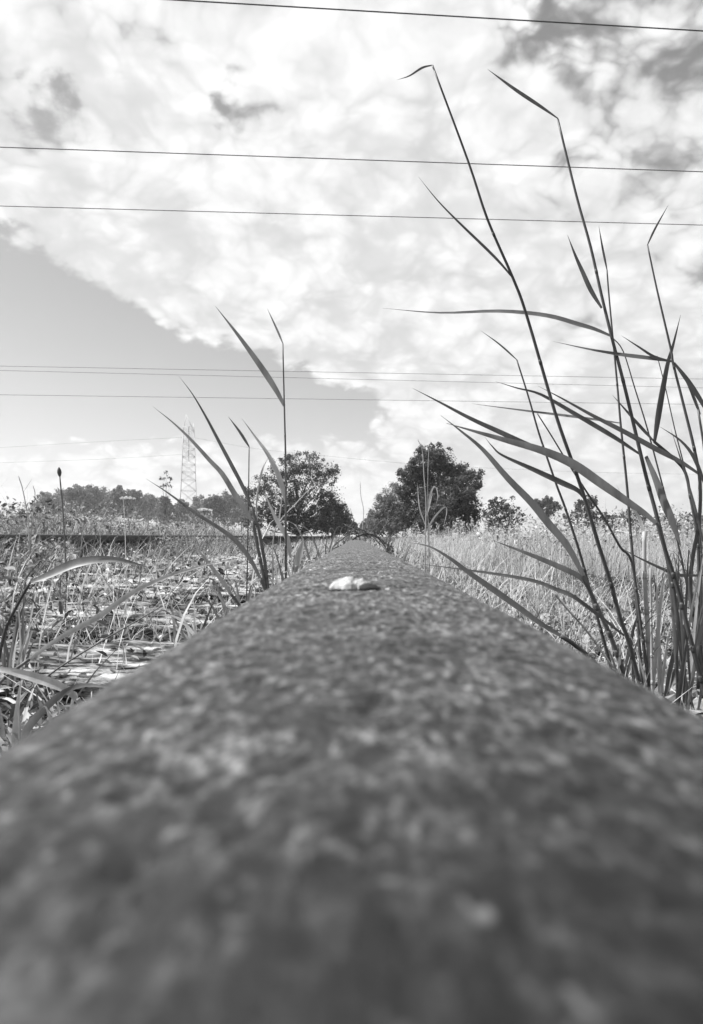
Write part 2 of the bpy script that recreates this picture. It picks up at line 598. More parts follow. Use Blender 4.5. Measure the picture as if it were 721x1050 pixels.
# ------------------------------------------------------------------ pylon
def pylon():
    D = 250
    base = at(193, 550, D); base.z = float(gz(base.x, base.y))
    t = empty('lattice_pylon', base)
    t.rotation_euler = (0, 0, R(12))
    tag(t, 'tall pale steel lattice power pylon above the far trees', 'pylon')
    def hw(z):
        if z < 21: return 3.15 - (3.15 - 2.15) * z / 21
        return 2.15 - 0.35 * (z - 21) / 13
    rad = 0.085
    for sx in (-1, 1):
        for sy in (-1, 1):
            mb = MB()
            mb.tube([(sx * hw(z), sy * hw(z), z) for z in (0, 10, 21, 34)], rad * 1.25, 5)
            mb.build('leg', M_STEEL, t)
    mb = MB()
    lv = [0, 5.5, 10.5, 15, 18.4, 21, 23.5, 26, 28.5, 31, 34]
    for a, b in zip(lv, lv[1:]):
        for s in (-1, 1):
            ha, hb = hw(a), hw(b)
            mb.tube([(-ha, s * ha, a), (hb, s * hb, b)], rad * 0.62, 4)
            mb.tube([(ha, s * ha, a), (-hb, s * hb, b)], rad * 0.62, 4)
            mb.tube([(s * ha, -ha, a), (s * hb, hb, b)], rad * 0.62, 4)
            mb.tube([(s * ha, ha, a), (s * hb, -hb, b)], rad * 0.62, 4)
            mb.tube([(-hb, s * hb, b), (hb, s * hb, b)], rad * 0.7, 4)
            mb.tube([(s * hb, -hb, b), (s * hb, hb, b)], rad * 0.7, 4)
    mb.build('bracing', M_STEEL, t)
    for z, L in ((27, 7.5), (31, 9.5), (34.5, 7)):
        mb = MB()
        for s in (-1, 1):
            for sx in (-1, 1):
                mb.tube([(sx * 1.8, s * 1.8, z - 0.9), (0.0, s * L, z + 0.4)], rad * 0.75, 4)
                mb.tube([(sx * 1.8, s * 1.8, z + 1.0), (0.0, s * L, z + 0.4)], rad * 0.75, 4)
        mb.tube([(0, -L, z + 0.4), (0, L, z + 0.4)], rad * 0.6, 4)
        arm = mb.build('cross_arm', M_STEEL, t)
        for s in (-1, 1):
            ib = MB()
            pts = [(0, s * L, z + 0.4 - 0.22 * k) for k in range(9)]
            ib.tube(pts, [0.07 if k % 2 else 0.18 for k in range(9)], 6)
            ib.build('insulator', M_INS, arm)
    mb = MB()
    for sx, sy in ((-1, -1), (-1, 1), (1, -1), (1, 1)):
        mb.tube([(sx * 1.8, sy * 1.8, 34), (-0.9, 0, 39.8)], rad * 0.8, 4)
    mb.tube([(1.8, 1.8, 34), (1.4, 0.5, 37)], rad * 0.8, 4)
    mb.tube([(1.8, -1.8, 34), (1.4, 0.5, 37)], rad * 0.8, 4)
    mb.build('peak', M_STEEL, t)
    # conductors hung from the arms, running off to the left and to the right
    for (ps, lab) in (([(-160, 471), (-60, 463), (0, 459), (100, 453), (187, 448.5)], 'faint wire running left from the top of the pylon'),
                      ([(-160, 483), (-60, 477), (0, 474.5), (100, 471), (187, 466)], 'fainter lower wire running left from the pylon'),
                      ([(200, 449), (262, 460), (320, 466), (430, 476), (600, 484), (760, 487)], 'faint wire running right from the top of the pylon')):
        w = MB()
        w.tube([at(p[0], p[1], D) for p in smooth_poly(ps, 6)], 0.028, 5)
        tag(w.build('overhead_wire', M_WIRE), lab, 'wire', 'pylon conductors')


pylon()

# ------------------------------------------------------------------ leaf clouds and trees
def leaf_cloud(cent, rad, n, size, shell=0.55, squash=0.85):
    """n small leaves as kites scattered in balls; cent (k,3), rad (k,)"""
    k = len(cent)
    w = rad ** 2 / np.sum(rad ** 2)
    idx = RNG.choice(k, n, p=w)
    d = RNG.normal(size=(n, 3)); d /= np.linalg.norm(d, axis=1)[:, None]
    r = (shell + (1 - shell) * RNG.random(n) ** (1 / 3)) * (0.8 + 0.6 * RNG.random(n) ** 2)
    p = cent[idx] + d * (rad[idx] * r)[:, None] * np.array([1, 1, squash])
    a = RNG.normal(size=(n, 3)); a += d * 0.6; a /= np.linalg.norm(a, axis=1)[:, None]
    b = np.cross(a, RNG.normal(size=(n, 3))); b /= np.linalg.norm(b, axis=1)[:, None] + 1e-9
    c = np.cross(a, b)
    s = size * (0.6 + 0.8 * RNG.random(n))
    L = b * s[:, None]; W = c * (s * 0.36)[:, None]; H = a * (s * 0.12)[:, None]
    V = np.stack([p - L * 0.5, p + W + H - L * 0.05, p + L * 0.55, p - W + H - L * 0.05], 1)
    F = (np.arange(n)[:, None] * 4 + np.arange(4)[None])
    return V.reshape(-1, 3), F


def tree(name, blobs, depth, n, leaf, m, label, cat='tree', group=None, sub=26, subr=0.27, trunk_r=None, limbs=True, dsp=0.9, shell=0.0, trunk_px=None, loose=0.33):
    B = []
    for (cx, cy, r) in blobs:
        rw = r / FPX * depth
        p = at(cx, cy, depth + random.uniform(-dsp, dsp) * rw)
        B.append((p, rw))
    bx = trunk_px if trunk_px is not None else sum(b[0] * b[2] for b in blobs) / sum(b[2] for b in blobs)
    base = at(bx, 550, depth); base.z = float(gz(base.x, base.y)) - 0.05
    t = empty(name, base)
    tag(t, label, cat, group)
    cc = []; rr = []
    for p, rw in B:
        for q in range(sub):
            d = RNG.normal(size=3); d /= np.linalg.norm(d)
            cc.append(np.array(p) + d * rw * (0.25 + 1.0 * RNG.random() ** 0.7))
            rr.append(rw * subr * (0.6 + 0.7 * RNG.random()))
    cc = np.array(cc); rr = np.array(rr)
    cc[:, 2] = np.maximum(cc[:, 2], base.z + rr * 0.6)
    bc = np.array([list(p) for p, _ in B]); br = np.array([q for _, q in B])
    n2 = int(n * loose)
    V, F = leaf_cloud(cc, rr, n - n2, leaf, shell)
    V2, F2 = leaf_cloud(bc, br * 1.02, n2, leaf, shell)
    V, F = np.concatenate([V, V2]), np.concatenate([F, F2 + len(V)])
    V = V - np.array(base)
    V[:, 2] = np.where(V[:, 2] < 0.03, 0.03 + np.abs(V[:, 2]) * 0.3, V[:, 2])
    mesh_q('crown', V, F, m, t, smooth=False)
    top = max(p.z for p, _ in B) - base.z
    tr = trunk_r or top * 0.022
    mb = MB()
    cx = np.mean([p.x for p, _ in B]) - base.x; cy = np.mean([p.y for p, _ in B]) - base.y
    hub = []
    for k in range(7):
        f = k / 6
        hub.append(Vector((cx * f * 0.8 + 0.03 * top * math.sin(3 * f + depth), cy * f * 0.6, top * 0.75 * f)))
    mb.tube(hub, [tr * (1 - 0.75 * k / 6) for k in range(7)], 7)
    if limbs:
        for p, rw in B:
            e = p - base
            k = min(5, max(1, int(4 * e.z / top)))
            s = hub[k]
            mid = s.lerp(e, 0.5) + Vector((0, 0, -0.06 * (e - s).length))
            mb.tube([s, mid, e], [tr * 0.42, tr * 0.28, tr * 0.08], 5)
        for q in range(0, len(cc), 5):
            e = Vector(cc[q]) - base
            if e.z < 0.2 * top: continue
            k = min(5, max(1, int(4.5 * e.z / top)))
            mb.tube([hub[k], hub[k].lerp(e, 0.55) + Vector((0, 0, 0.03 * top)), e], [tr * 0.22, tr * 0.14, tr * 0.04], 4)
    mb.build('trunk', M_BARK, t)
    return t


tree('leafy_tree', [(318, 481, 17), (300, 477, 13), (337, 485, 13), (284, 491, 15), (267, 501, 12), (257, 509, 8), (310, 503, 18), (336, 509, 15),
                    (280, 514, 15), (300, 523, 17), (325, 526, 15), (268, 526, 13), (345, 519, 9), (282, 536, 13), (308, 538, 14), (334, 538, 12), (258, 537, 10)], 30, 26000, 0.062, M_TREE,
     'loose leafy tree left of the track with sky showing through its top', dsp=1.2, sub=17, subr=0.27, loose=0.28, trunk_px=308)
tree('bush', [(341, 522, 12), (350, 528, 9), (338, 535, 12), (352, 538, 9), (345, 542, 9), (328, 536, 11)], 42, 9000, 0.09, M_TREE_L,
     'rounded bush at the right foot of the loose leafy tree', 'bush')
tree('bush', [(356, 533, 6), (353, 541, 7), (360, 539, 5), (363, 543, 4)], 70, 3500, 0.15, M_TREE,
     'far dark bush on the left where the rail vanishes', 'bush')
tree('broad_tree', [(436, 474, 15), (451, 472, 14), (423, 489, 13), (463, 487, 16), (478, 494, 14), (440, 497, 19), (464, 510, 19), (481, 516, 12),
                    (428, 517, 16), (450, 527, 18), (474, 531, 14), (489, 497, 5), (486, 529, 9), (415, 503, 9), (432, 536, 13), (455, 539, 13), (476, 540, 11), (418, 532, 11)], 28, 64000, 0.062, M_TREE,
     'large dark rounded tree right of the track', dsp=1.2)
tree('bush', [(405, 510, 14), (396, 518, 11), (410, 526, 14), (389, 526, 9), (398, 533, 12), (415, 538, 11), (386, 538, 9), (402, 541, 10)], 36, 20000, 0.06, M_TREE_P,
     'pale fuzzy bush leaning against the left of the large dark tree', 'bush')
tree('bush', [(383, 529, 6), (379, 535, 6), (386, 536, 6), (378, 542, 6), (386, 543, 6)], 60, 4500, 0.12, M_TREE_P,
     'small pale bush beyond the fuzzy one, nearer the vanishing rail', 'bush')
tree('bush', [(373, 539, 4), (376, 542, 4), (371, 544, 3.5)], 100, 1500, 0.25, M_TREE_L,
     'tiny far bush on the right where the rail vanishes', 'bush', sub=12)
tree('bush', [(508, 520, 9), (520, 522, 10), (531, 529, 7), (503, 532, 10), (519, 535, 10), (508, 541, 9), (525, 541, 9)], 40, 3500, 0.11, M_TREE_L,
     'sparse low bush just right of the large dark tree', 'bush', sub=16)
tree('bush', [(552, 517, 5), (561, 515, 6), (569, 520, 5), (560, 523, 7)], 90, 2000, 0.32, M_TREE,
     'small compact dark bush alone on the skyline in the right field', 'bush')
tree('bush', [(597, 518, 6), (607, 514, 6), (599, 529, 11), (614, 533, 10), (586, 534, 8)], 60, 2600, 0.22, M_TREE_L,
     'grey shrub behind the hairy joint of the tallest reed', 'bush')
tree('bush', [(632, 536, 8), (646, 533, 9), (656, 529, 6), (658, 542, 8)], 60, 2000, 0.22, M_TREE,
     'low dark shrub in the right field, behind the pale upright reed sheath', 'bush')
tree('bush', [(688, 540, 12), (704, 536, 11), (718, 541, 12), (735, 538, 12)], 60, 3000, 0.22, M_TREE_L,
     'shrub at the far right edge behind the reed clump', 'bush')
FAR = [(48, 513, 9), (62, 509, 10), (78, 505, 10), (92, 504, 9), (107, 508, 9), (121, 507, 8), (136, 508, 8), (152, 511, 7), (168, 515, 6), (186, 517, 6),
       (205, 516, 7), (219, 513, 8), (233, 513, 9), (247, 514, 9)]
for i, (x, y, r) in enumerate(FAR):
    tree('far_tree', [(x - r * 0.5, y + 3, r * 0.7), (x + r * 0.5, y + 2, r * 0.75), (x, y, r * 0.8), (x - r * .9, y + 8, r * .8), (x + r * .9, y + 8, r * .8), (x - r * .4, y + 15, r), (x + r * .4, y + 16, r)],
         150 + 25 * math.sin(i * 2.1), 4500, 0.42, M_FAR, 'rounded tree in the dark far treeline across the left field', group='far treeline on the left',
         sub=12, subr=0.4, limbs=False)
tree('young_tree', [(171, 486, 3), (167, 491, 3), (175, 491, 3), (171, 497, 3.5), (167, 500, 2), (176, 499, 2)], 60, 260, 0.12, M_TREE_L,
     'spindly sparse sapling standing just left of the pylon', trunk_r=0.035, sub=3)


# ------------------------------------------------------------------ blades (grass) in bulk
def blades(P, h, w, lean, curve, seg=4, droop=None, wind=0.0):
    """P (n,3) feet; h, w heights and widths; lean = tip offset fraction, curve = exponent"""
    n = len(P)
    az = RNG.random(n) * 2 * math.pi
    if wind:
        k = RNG.random(n) < wind
        az = np.where(k, 6 * fbm(P[:, 0] * .7, P[:, 1] * .7, 0, 300, 2) + RNG.normal(size=n) * .6, az)
    ld = np.stack([np.cos(az), np.sin(az), np.zeros(n)], 1)
    fa = az + math.pi / 2 + RNG.normal(size=n) * 0.7
    wd = np.stack([np.cos(fa), np.sin(fa), np.zeros(n)], 1)
    rows = []
    dr = np.zeros(n) if droop is None else droop
    for k in range(seg + 1):
        t = k / seg
        c = P + np.array([0, 0, 1]) * (h * (t - dr * t ** 3))[:, None] + ld * (h * lean * t ** curve)[:, None]
        ww = w * (1 - t ** 2.2 * 0.92)
        rows.append(np.stack([c - wd * ww[:, None] / 2, c + wd * ww[:, None] / 2], 1))
    V = np.stack(rows, 1)                                            # n, seg+1, 2, 3
    b = np.arange(n)[:, None] * (2 * (seg + 1)) + np.arange(seg)[None] * 2
    F = np.stack([b, b + 1, b + 3, b + 2], -1).reshape(-1, 4)
    return V.reshape(-1, 3), F


def merge(parts):
    V = []; F = []; o = 0
    for v, f in parts:
        V.append(v); F.append(f + o); o += len(v)
    return np.concatenate(V), np.concatenate(F)


def feet(n, x0, x1, y0, y1, keep=None, power=1.0):
    """points spread with density falling with distance (log-like in y)"""
    u = RNG.random(n)
    y = y0 * (y1 / y0) ** (u ** power)
    x = x0 + (x1 - x0) * RNG.random(n)
    if keep is not None:
        k = keep(x, y); x = x[k]; y = y[k]
    return np.stack([x, y, gz(x, y)], 1)


def wedge(n, u0, u1, y0, y1, power=1.0, xmin=None, xmax=None):
    """points in a fan seen from the camera's foot, so that far ones cover the field"""
    y = y0 * (y1 / y0) ** (RNG.random(n) ** power)
    x = (u0 + (u1 - u0) * RNG.random(n)) * y
    k = np.ones(n, bool)
    if xmin is not None: k &= x > xmin
    if xmax is not None: k &= x < xmax
    x = x[k]; y = y[k]
    return np.stack([x, y, gz(x, y)], 1)


def U(n, a, b):
    return a + (b - a) * RNG.random(n)


def small_leaves(P, zlo, zhi, size, flat=0.5):
    n = len(P)
    p = P + np.array([0, 0, 1]) * (zlo + (zhi - zlo) * RNG.random(n) ** 1.6)[:, None]
    a = RNG.normal(size=(n, 3)) * flat + np.array([0, 0, 1]); a /= np.linalg.norm(a, axis=1)[:, None]
    b = np.cross(a, RNG.normal(size=(n, 3))); b /= np.linalg.norm(b, axis=1)[:, None] + 1e-9
    c = np.cross(a, b)
    s = size * (0.5 + RNG.random(n))
    L = b * s[:, None]; W = c * (s * (0.12 + 0.2 * RNG.random(n)))[:, None]; H = a * (s * 0.14)[:, None]
    # six-point leaf, two quads folded along the midrib
    V = np.stack([p - L * .5 - H, p - L * .1 + W, p + L * .25 + W * .75, p + L * .55 - H, p + L * .25 - W * .75, p - L * .1 - W], 1)
    b0 = np.arange(n)[:, None] * 6
    F = np.concatenate([b0 + np.array([[0, 1, 2, 3]]), b0 + np.array([[0, 3, 4, 5]])], 0)
    return V.reshape(-1, 3), F


def notrail(x, y):
    return (np.abs(x) > 0.075) & (np.abs(x + 1.507) > 0.05)


def offsleeper(P):
    """thin out what grows on the sleepers, and set it on their tops"""
    q = np.abs(((P[:, 1] - sl_y[0] + 0.32) % 0.64) - 0.32)
    on = (q <= 0.115) & (P[:, 0] < 0.28) & (P[:, 0] > -1.98) & (P[:, 1] < sl_y[-1] + .12)
    P[on, 2] = 0.036 - 0.0177 * P[on, 0]
    return (q > 0.13) | (RNG.random(len(P)) < np.where(P[:, 1] < 1.45, 0.12, 0.26))


# between the rails: low weeds, creeping leaves, thin blades
parts = []
for (n, x0, x1, y0, y1) in ((34000, -1.45, -0.09, 0.75, 9), (10000, -0.9, -0.09, 0.7, 3)):
    P = feet(n, x0, x1, y0, y1, notrail)
    cl = fbm(P[:, 0] * 2.3, P[:, 1] * 2.3, 0, 31, 3)
    P = P[(cl > np.where(P[:, 1] < 1.5, 0.0, -0.25)) & offsleeper(P)]
    parts.append(small_leaves(P, 0.0, 0.12, 0.013, 0.8))
P = feet(17000, -1.45, -0.09, 0.75, 9, notrail)
P = P[(fbm(P[:, 0] * 2.1, P[:, 1] * 2.1, 0, 33, 3) > -0.05) & offsleeper(P)]
n = len(P)
parts.append(blades(P, U(n, .05, .17), U(n, .002, .005), U(n, .2, 1.0), 1.8, droop=U(n, 0, .4)))
P = feet(9000, -1.4, -0.12, 1.9, 8, notrail)
P = P[fbm(P[:, 0] * 1.6, P[:, 1] * 1.6, 0, 37, 3) > 0.05]
P[:, 2] += .16 * RNG.random(len(P)) ** 1.3
parts.append(small_leaves(P, 0, 0.02, 0.016, 0.9))
P = feet(5000, -1.4, -0.12, 1.9, 8, notrail)
P = P[fbm(P[:, 0] * 1.6, P[:, 1] * 1.6, 0, 37, 3) > 0.0]
n = len(P)
parts.append(blades(P, U(n, .08, .22), U(n, .0015, .004), U(n, .2, 1.0), 1.8, droop=U(n, 0, .4)))
P = feet(26000, 0.09, 1.4, 0.8, 9)
P = P[(fbm(P[:, 0] * 2.1, P[:, 1] * 2.1, 0, 35, 3) > 0.02) & (offsleeper(P) | (P[:, 0] > .3))]
parts.append(small_leaves(P, 0.0, 0.09, 0.010, 0.9))
P = feet(9000, 0.09, 1.4, 0.8, 9)
P = P[fbm(P[:, 0] * 2.1, P[:, 1] * 2.1, 0, 36, 3) > -0.1]
n = len(P)
parts.append(blades(P, U(n, .04, .20), U(n, .0012, .003), U(n, .2, 1.0), 1.8, droop=U(n, 0, .4)))
kind(mesh_q('low_weeds', *merge(parts), M_LOW, smooth=False), 'stuff')

# litter of dead leaves and straw
P = np.concatenate([feet(2600, -1.9, -0.09, 0.7, 9, notrail), feet(5000, 0.09, 1.3, 0.7, 9)])
parts = [small_leaves(P[offsleeper(P) | True], 0.004, 0.022, 0.015, 0.5)]
P = np.concatenate([feet(2500, -1.9, -0.09, 0.7, 8, notrail), feet(3500, 0.09, 1.3, 0.7, 8)])
n = len(P)
P[:, 2] += U(n, .004, .02)
parts.append(blades(P, U(n, .01, .03), U(n, .002, .004), U(n, 3, 7), 1.1, seg=3))
kind(mesh_q('leaf_litter', *merge(parts), M_LITTER, smooth=False), 'stuff')

# ballast stones
def stones(n, x0, x1, y0, y1, smin, smax, seed):
    ph = (1 + 5 ** .5) / 2
    ico = np.array([(-1, ph, 0), (1, ph, 0), (-1, -ph, 0), (1, -ph, 0), (0, -1, ph), (0, 1, ph), (0, -1, -ph), (0, 1, -ph), (ph, 0, -1), (ph, 0, 1), (-ph, 0, -1), (-ph, 0, 1)]) / 1.902
    tri = [(0, 11, 5), (0, 5, 1), (0, 1, 7), (0, 7, 10), (0, 10, 11), (1, 5, 9), (5, 11, 4), (11, 10, 2), (10, 7, 6), (7, 1, 8), (3, 9, 4), (3, 4, 2), (3, 2, 6), (3, 6, 8), (3, 8, 9), (4, 9, 5), (2, 4, 11), (6, 2, 10), (8, 6, 7), (9, 8, 1)]
    P = feet(n, x0, x1, y0, y1, lambda x, y: np.abs(x) > 0.09)
    n = len(P)
    s = smin + (smax - smin) * RNG.random(n) ** 2
    jit = ico[None] * (0.75 + 0.5 * RNG.random((n, 12, 1)))
    q = RNG.normal(size=(n, 4)); q /= np.linalg.norm(q, axis=1)[:, None]
    w, x, y, z = q.T
    Rm = np.stack([np.stack([1 - 2 * (y * y + z * z), 2 * (x * y - z * w), 2 * (x * z + y * w)], -1),
                   np.stack([2 * (x * y + z * w), 1 - 2 * (x * x + z * z), 2 * (y * z - x * w)], -1),
                   np.stack([2 * (x * z - y * w), 2 * (y * z + x * w), 1 - 2 * (x * x + y * y)], -1)], 1)
    sc = np.stack([np.ones(n), 0.6 + 0.5 * RNG.random(n), 0.45 + 0.4 * RNG.random(n)], 1)
    V = np.einsum('nij,nkj->nki', Rm, jit * sc[:, None, :]) * s[:, None, None] + (P + np.array([0, 0, 1]) * (s * 0.35)[:, None])[:, None, :]
    F = (np.arange(n)[:, None, None] * 12 + np.array(tri)[None]).reshape(-1, 3)
    return V.reshape(-1, 3), F


vs = []; fs = []; o = 0
for a in ((1900, 0.12, 1.15, 0.7, 10, .012, .038, 1), (260, 0.3, 1.1, 2.2, 7, .03, .05, 3), (1300, -1.4, -0.12, 0.7, 8, .010, .030, 2)):
    v, f = stones(*a)
    vs.append(v); fs.append(f + o); o += len(v)
Vv = np.concatenate(vs); Ff = np.concatenate(fs)
me = bpy.data.meshes.new('ballast')
me.from_pydata(Vv.tolist(), [], Ff.tolist()); me.update()
kind(link('ballast', me, M_STONE), 'stuff')

# weeds beyond the left rail
parts = []
P = np.concatenate([feet(22000, -4.5, -1.58, 1.5, 12), wedge(22000, -0.62, -0.10, 3, 40, 0.8, xmax=-1.58)])
n = len(P)
hs = (0.28 + 0.34 * np.clip(0.5 + fbm(P[:, 0] * .9, P[:, 1] * .9, 0, 51, 3), 0, 1.2)) * U(n, .5, 1.1)
parts.append(blades(P, hs, U(n, .003, .008), U(n, .1, .7), 2.0, droop=U(n, 0, .45)))
P = np.concatenate([feet(24000, -4.0, -1.58, 1.6, 12), wedge(24000, -0.60, -0.10, 3, 30, 0.8, xmax=-1.58)])
hh = 0.25 + 0.32 * np.clip(0.5 + fbm(P[:, 0] * .9, P[:, 1] * .9, 0, 51, 3), 0, 1.2)
P[:, 2] += hh * RNG.random(len(P)) ** 0.7
parts.append(small_leaves(P, 0, 0.05, 0.026, 0.9))
P = feet(7000, -1.49, -1.15, 1.2, 9, notrail)
P = P[fbm(P[:, 0] * 2, P[:, 1] * 1.6, 0, 88, 3) > np.where(P[:, 1] > 5.6, -0.2, 0.10)]
n = len(P)
parts.append(blades(P, U(n, .05, .25), U(n, .002, .005), U(n, .1, 1.0), 1.8, droop=U(n, 0, .4)))
P = feet(11000, -1.49, -1.15, 1.2, 9, notrail)
P = P[fbm(P[:, 0] * 2, P[:, 1] * 1.6, 0, 88, 3) > np.where(P[:, 1] > 5.6, -0.2, 0.12)]
parts.append(small_leaves(P, 0.0, 0.17, 0.018, 0.9))
P = wedge(500, -0.60, -0.10, 3, 14, 1, xmax=-1.58)
n = len(P)
parts.append(blades(P, U(n, .4, .62), U(n, .002, .004), U(n, .05, .4), 2.0, droop=U(n, 0, .1), seg=6))
kind(mesh_q('tall_weeds', *merge(parts), M_WEED, smooth=False), 'stuff')

P = feet(16000, -1.485, -1.27, 3.0, 10, notrail)
P = P[fbm(P[:, 0] * 2, P[:, 1] * 1.5, 0, 89, 3) > np.where(P[:, 1] > 5.4, -0.5, 0.05)]
P[:, 2] += .25 * RNG.random(len(P)) ** 1.2
extra = [small_leaves(P, 0, 0.02, 0.020, 0.9)]
P = feet(7000, -1.485, -1.27, 2.4, 10, notrail)
P = P[fbm(P[:, 0] * 2, P[:, 1] * 1.5, 0, 89, 3) > np.where(P[:, 1] > 5.4, -0.5, -0.25)]
n = len(P)
extra.append(blades(P, U(n, .1, .34), U(n, .002, .005), U(n, .1, .8), 1.8, droop=U(n, 0, .4)))
# weedy patches in the right field
P = wedge(26000, 0.06, 0.62, 5, 45, 0.8, xmin=1.2)
P = P[fbm(P[:, 0] * .9, P[:, 1] * .6, 0, 93, 3) > 0.0]
P[:, 2] += .30 * RNG.random(len(P))
extra.append(small_leaves(P, 0, 0.03, 0.024, 0.9))
P = wedge(9000, 0.06, 0.62, 5, 45, 0.8, xmin=1.2)
P = P[fbm(P[:, 0] * .9, P[:, 1] * .6, 0, 93, 3) > -0.05]
n = len(P)
extra.append(blades(P, U(n, .15, .42), U(n, .003, .007), U(n, .1, .8), 1.8, droop=U(n, 0, .4)))
kind(mesh_q('field_weeds', *merge(extra), M_WEED, smooth=False), 'stuff')

# dry grass on the right, thinning into the field
parts = []
def rfield(x, y):
    return x > 1.0 + 0.4 * fbm(x * 1.2, y * 1.2, 0, 61, 2) + np.where(y < 4.5, 0.3, 0)
P = np.concatenate([feet(24000, 0.7, 4.5, 2.6, 14, rfield), wedge(45000, 0.05, 0.62, 4.5, 70, 0.75, xmin=1.0)])
n = len(P)
gap = fbm(P[:, 0] * 1.7, P[:, 1] * 1.2, 0, 67, 3)
P = P[gap > -0.12]; n = len(P)
hs = (0.17 + 0.22 * np.clip(0.5 + fbm(P[:, 0] * .8, P[:, 1] * .8, 0, 63, 3), 0, 1.2)) * U(n, .35, 1.2)
parts.append(blades(P, hs, U(n, .0015, .004) * np.clip(P[:, 1] / 6, 1, 4), U(n, .1, .9), 1.7, droop=U(n, 0, .45), wind=.7))
# flowering stems with narrow seed heads
P = wedge(2600, 0.06, 0.62, 4, 40, 0.9, xmin=0.8)
n = len(P)
hs = U(n, .32, .50)
parts.append(blades(P, hs, U(n, .0015, .003) * np.clip(P[:, 1] / 7, 1, 3), np.full(n, .08), 2.0, droop=np.zeros(n)))
Q = np.repeat(P + np.array([0, 0, 1]) * (hs * .97)[:, None], 6, axis=0)
Q = Q - np.array([0, 0, 1]) * U(len(Q), 0, .09)[:, None] + RNG.normal(size=Q.shape) * 0.008
parts.append(small_leaves(Q, -0.01, 0.01, 0.02, 2))
kind(mesh_q('dry_grass', *merge(parts), M_DRY, smooth=False), 'stuff')

# grass and brush over the track in the distance, and along its verges
parts = []
P = feet(2600, -1.2, 0.9, 3.4, 30, lambda x, y: (np.abs(x) > 0.09) | (y > 3.6))
n = len(P)
parts.append(blades(P, U(n, .10, .28) * np.where(np.abs(P[:, 0]) < 0.25, .8, 1), U(n, .003, .006) * np.clip(P[:, 1] / 6, 1, 4), U(n, .1, .9), 1.8, droop=U(n, 0, .4)))
P = wedge(5000, -0.62, -0.02, 6, 120, 0.7, xmax=-1.3)
n = len(P)
parts.append(blades(P, U(n, .2, .45), U(n, .01, .02) * np.clip(P[:, 1] / 20, 1, 5), U(n, .05, .6), 2, droop=U(n, 0, .3)))
P = feet(2000, -0.75, -0.08, 1.35, 4.5)
P = P[(fbm(P[:, 0] * 2.6, P[:, 1] * 2.2, 0, 97, 3) > 0.08) & offsleeper(P)]
n = len(P)
parts.append(blades(P, U(n, .10, .30), U(n, .0012, .0035), U(n, .1, 1.0), 1.8, droop=U(n, 0, .5), seg=5))
P = feet(1400, 0.09, 0.9, 1.5, 4.5)
P = P[fbm(P[:, 0] * 2.6, P[:, 1] * 2.2, 0, 98, 3) > 0.05]
n = len(P)
parts.append(blades(P, U(n, .08, .26), U(n, .0012, .003), U(n, .2, 1.1), 1.8, droop=U(n, 0, .5), seg=5))
kind(mesh_q('track_grass', *merge(parts), M_DRY, smooth=False), 'stuff')

# brushwood lying over the rail where it disappears
def branch(name, pts, r, label, leaves=0):
    t = empty(name, pts[0])
    tag(t, label, 'branch', 'dead branches across the track')
    mb = MB()
    P3 = [Vector(p) for p in smooth_poly([tuple(p) for p in pts], 4)]
    mb.tube(P3, [r * (1 - 0.6 * i / len(P3)) for i in range(len(P3))], 6)
    for k in range(2, len(P3) - 1, 2):
        d = Vector((random.uniform(-1, 1), random.uniform(-.6, .6), random.uniform(.1, 1))).normalized() * random.uniform(.06, .16)
        mb.tube([P3[k], P3[k] + d * .5 + Vector((0, 0, .01)), P3[k] + d], [r * .45, r * .3, r * .12], 5)
    mb.build('limb', M_BARK, t, local=Vector(pts[0]))
    cc = np.array([list(p - Vector(pts[0])) for p in P3[2:]])
    v, f = leaf_cloud(cc, np.full(len(cc), .03), leaves // 2, .018)
    mesh_q('foliage', v, f, M_TREE, t, smooth=False)


branch('fallen_branch', [(-0.16, 3.45, 0.06), (0.0, 3.5, 0.205), (0.10, 3.6, 0.20), (0.2, 3.75, 0.05)], .006,
       'dark dead branch lying across the rail where it disappears', 180)
branch('fallen_branch', [(-0.02, 3.9, 0.2), (0.06, 3.8, 0.21), (0.14, 3.6, 0.14), (0.2, 3.4, 0.02)], .005,
       'leafy fallen branch beside the rail, sloping down to its right', 220)
branch('fallen_branch', [(-0.22, 4.2, 0.04), (-0.06, 4.15, 0.205), (0.1, 4.1, 0.215), (0.25, 4.2, 0.05)], .005,
       'arched twiggy branch behind the other fallen branches over the rail', 200)


# ------------------------------------------------------------------ reeds and tufts, one plant each
VIEW = Vector((0.0, -1.0, 0.25)).normalized()


def px_path(pts, d0, d1, n=4):
    sm = smooth_poly([(p[0], p[1], 0) for p in pts], n)
    L = [0]
    for a, b in zip(sm, sm[1:]):
        L.append(L[-1] + float(np.hypot(b[0] - a[0], b[1] - a[1])))
    return [at(p[0], p[1], d0 + (d1 - d0) * l / (L[-1] or 1)) for p, l in zip(sm, L)], [l / (L[-1] or 1) for l in L]


def leaf_px(pts, wmax, d0, d1, m, parent, local, peak=0.3, roll=None):
    """blade drawn from its foot (first point) to its tip"""
    P, T = px_path(pts, d0, d1)
    wm = wmax / FPX * d0
    W = []
    for t in T:
        if t < peak: w = 0.45 + 0.55 * math.sin(t / peak * math.pi / 2)
        else: w = max(0.04, 1 - ((t - peak) / (1 - peak)) ** 1.5)
        W.append(wm * w * 1.06)
    mb = MB()
    nr = VIEW + Vector((random.uniform(-.35, .35), 0, random.uniform(-.2, .5)))
    mb.ribbon(P, W, nr.normalized(), fold=random.uniform(.15, .4), twist=random.uniform(-.5, .5) if roll is None else roll)
    mb.build('leaf', m, parent, True, local)


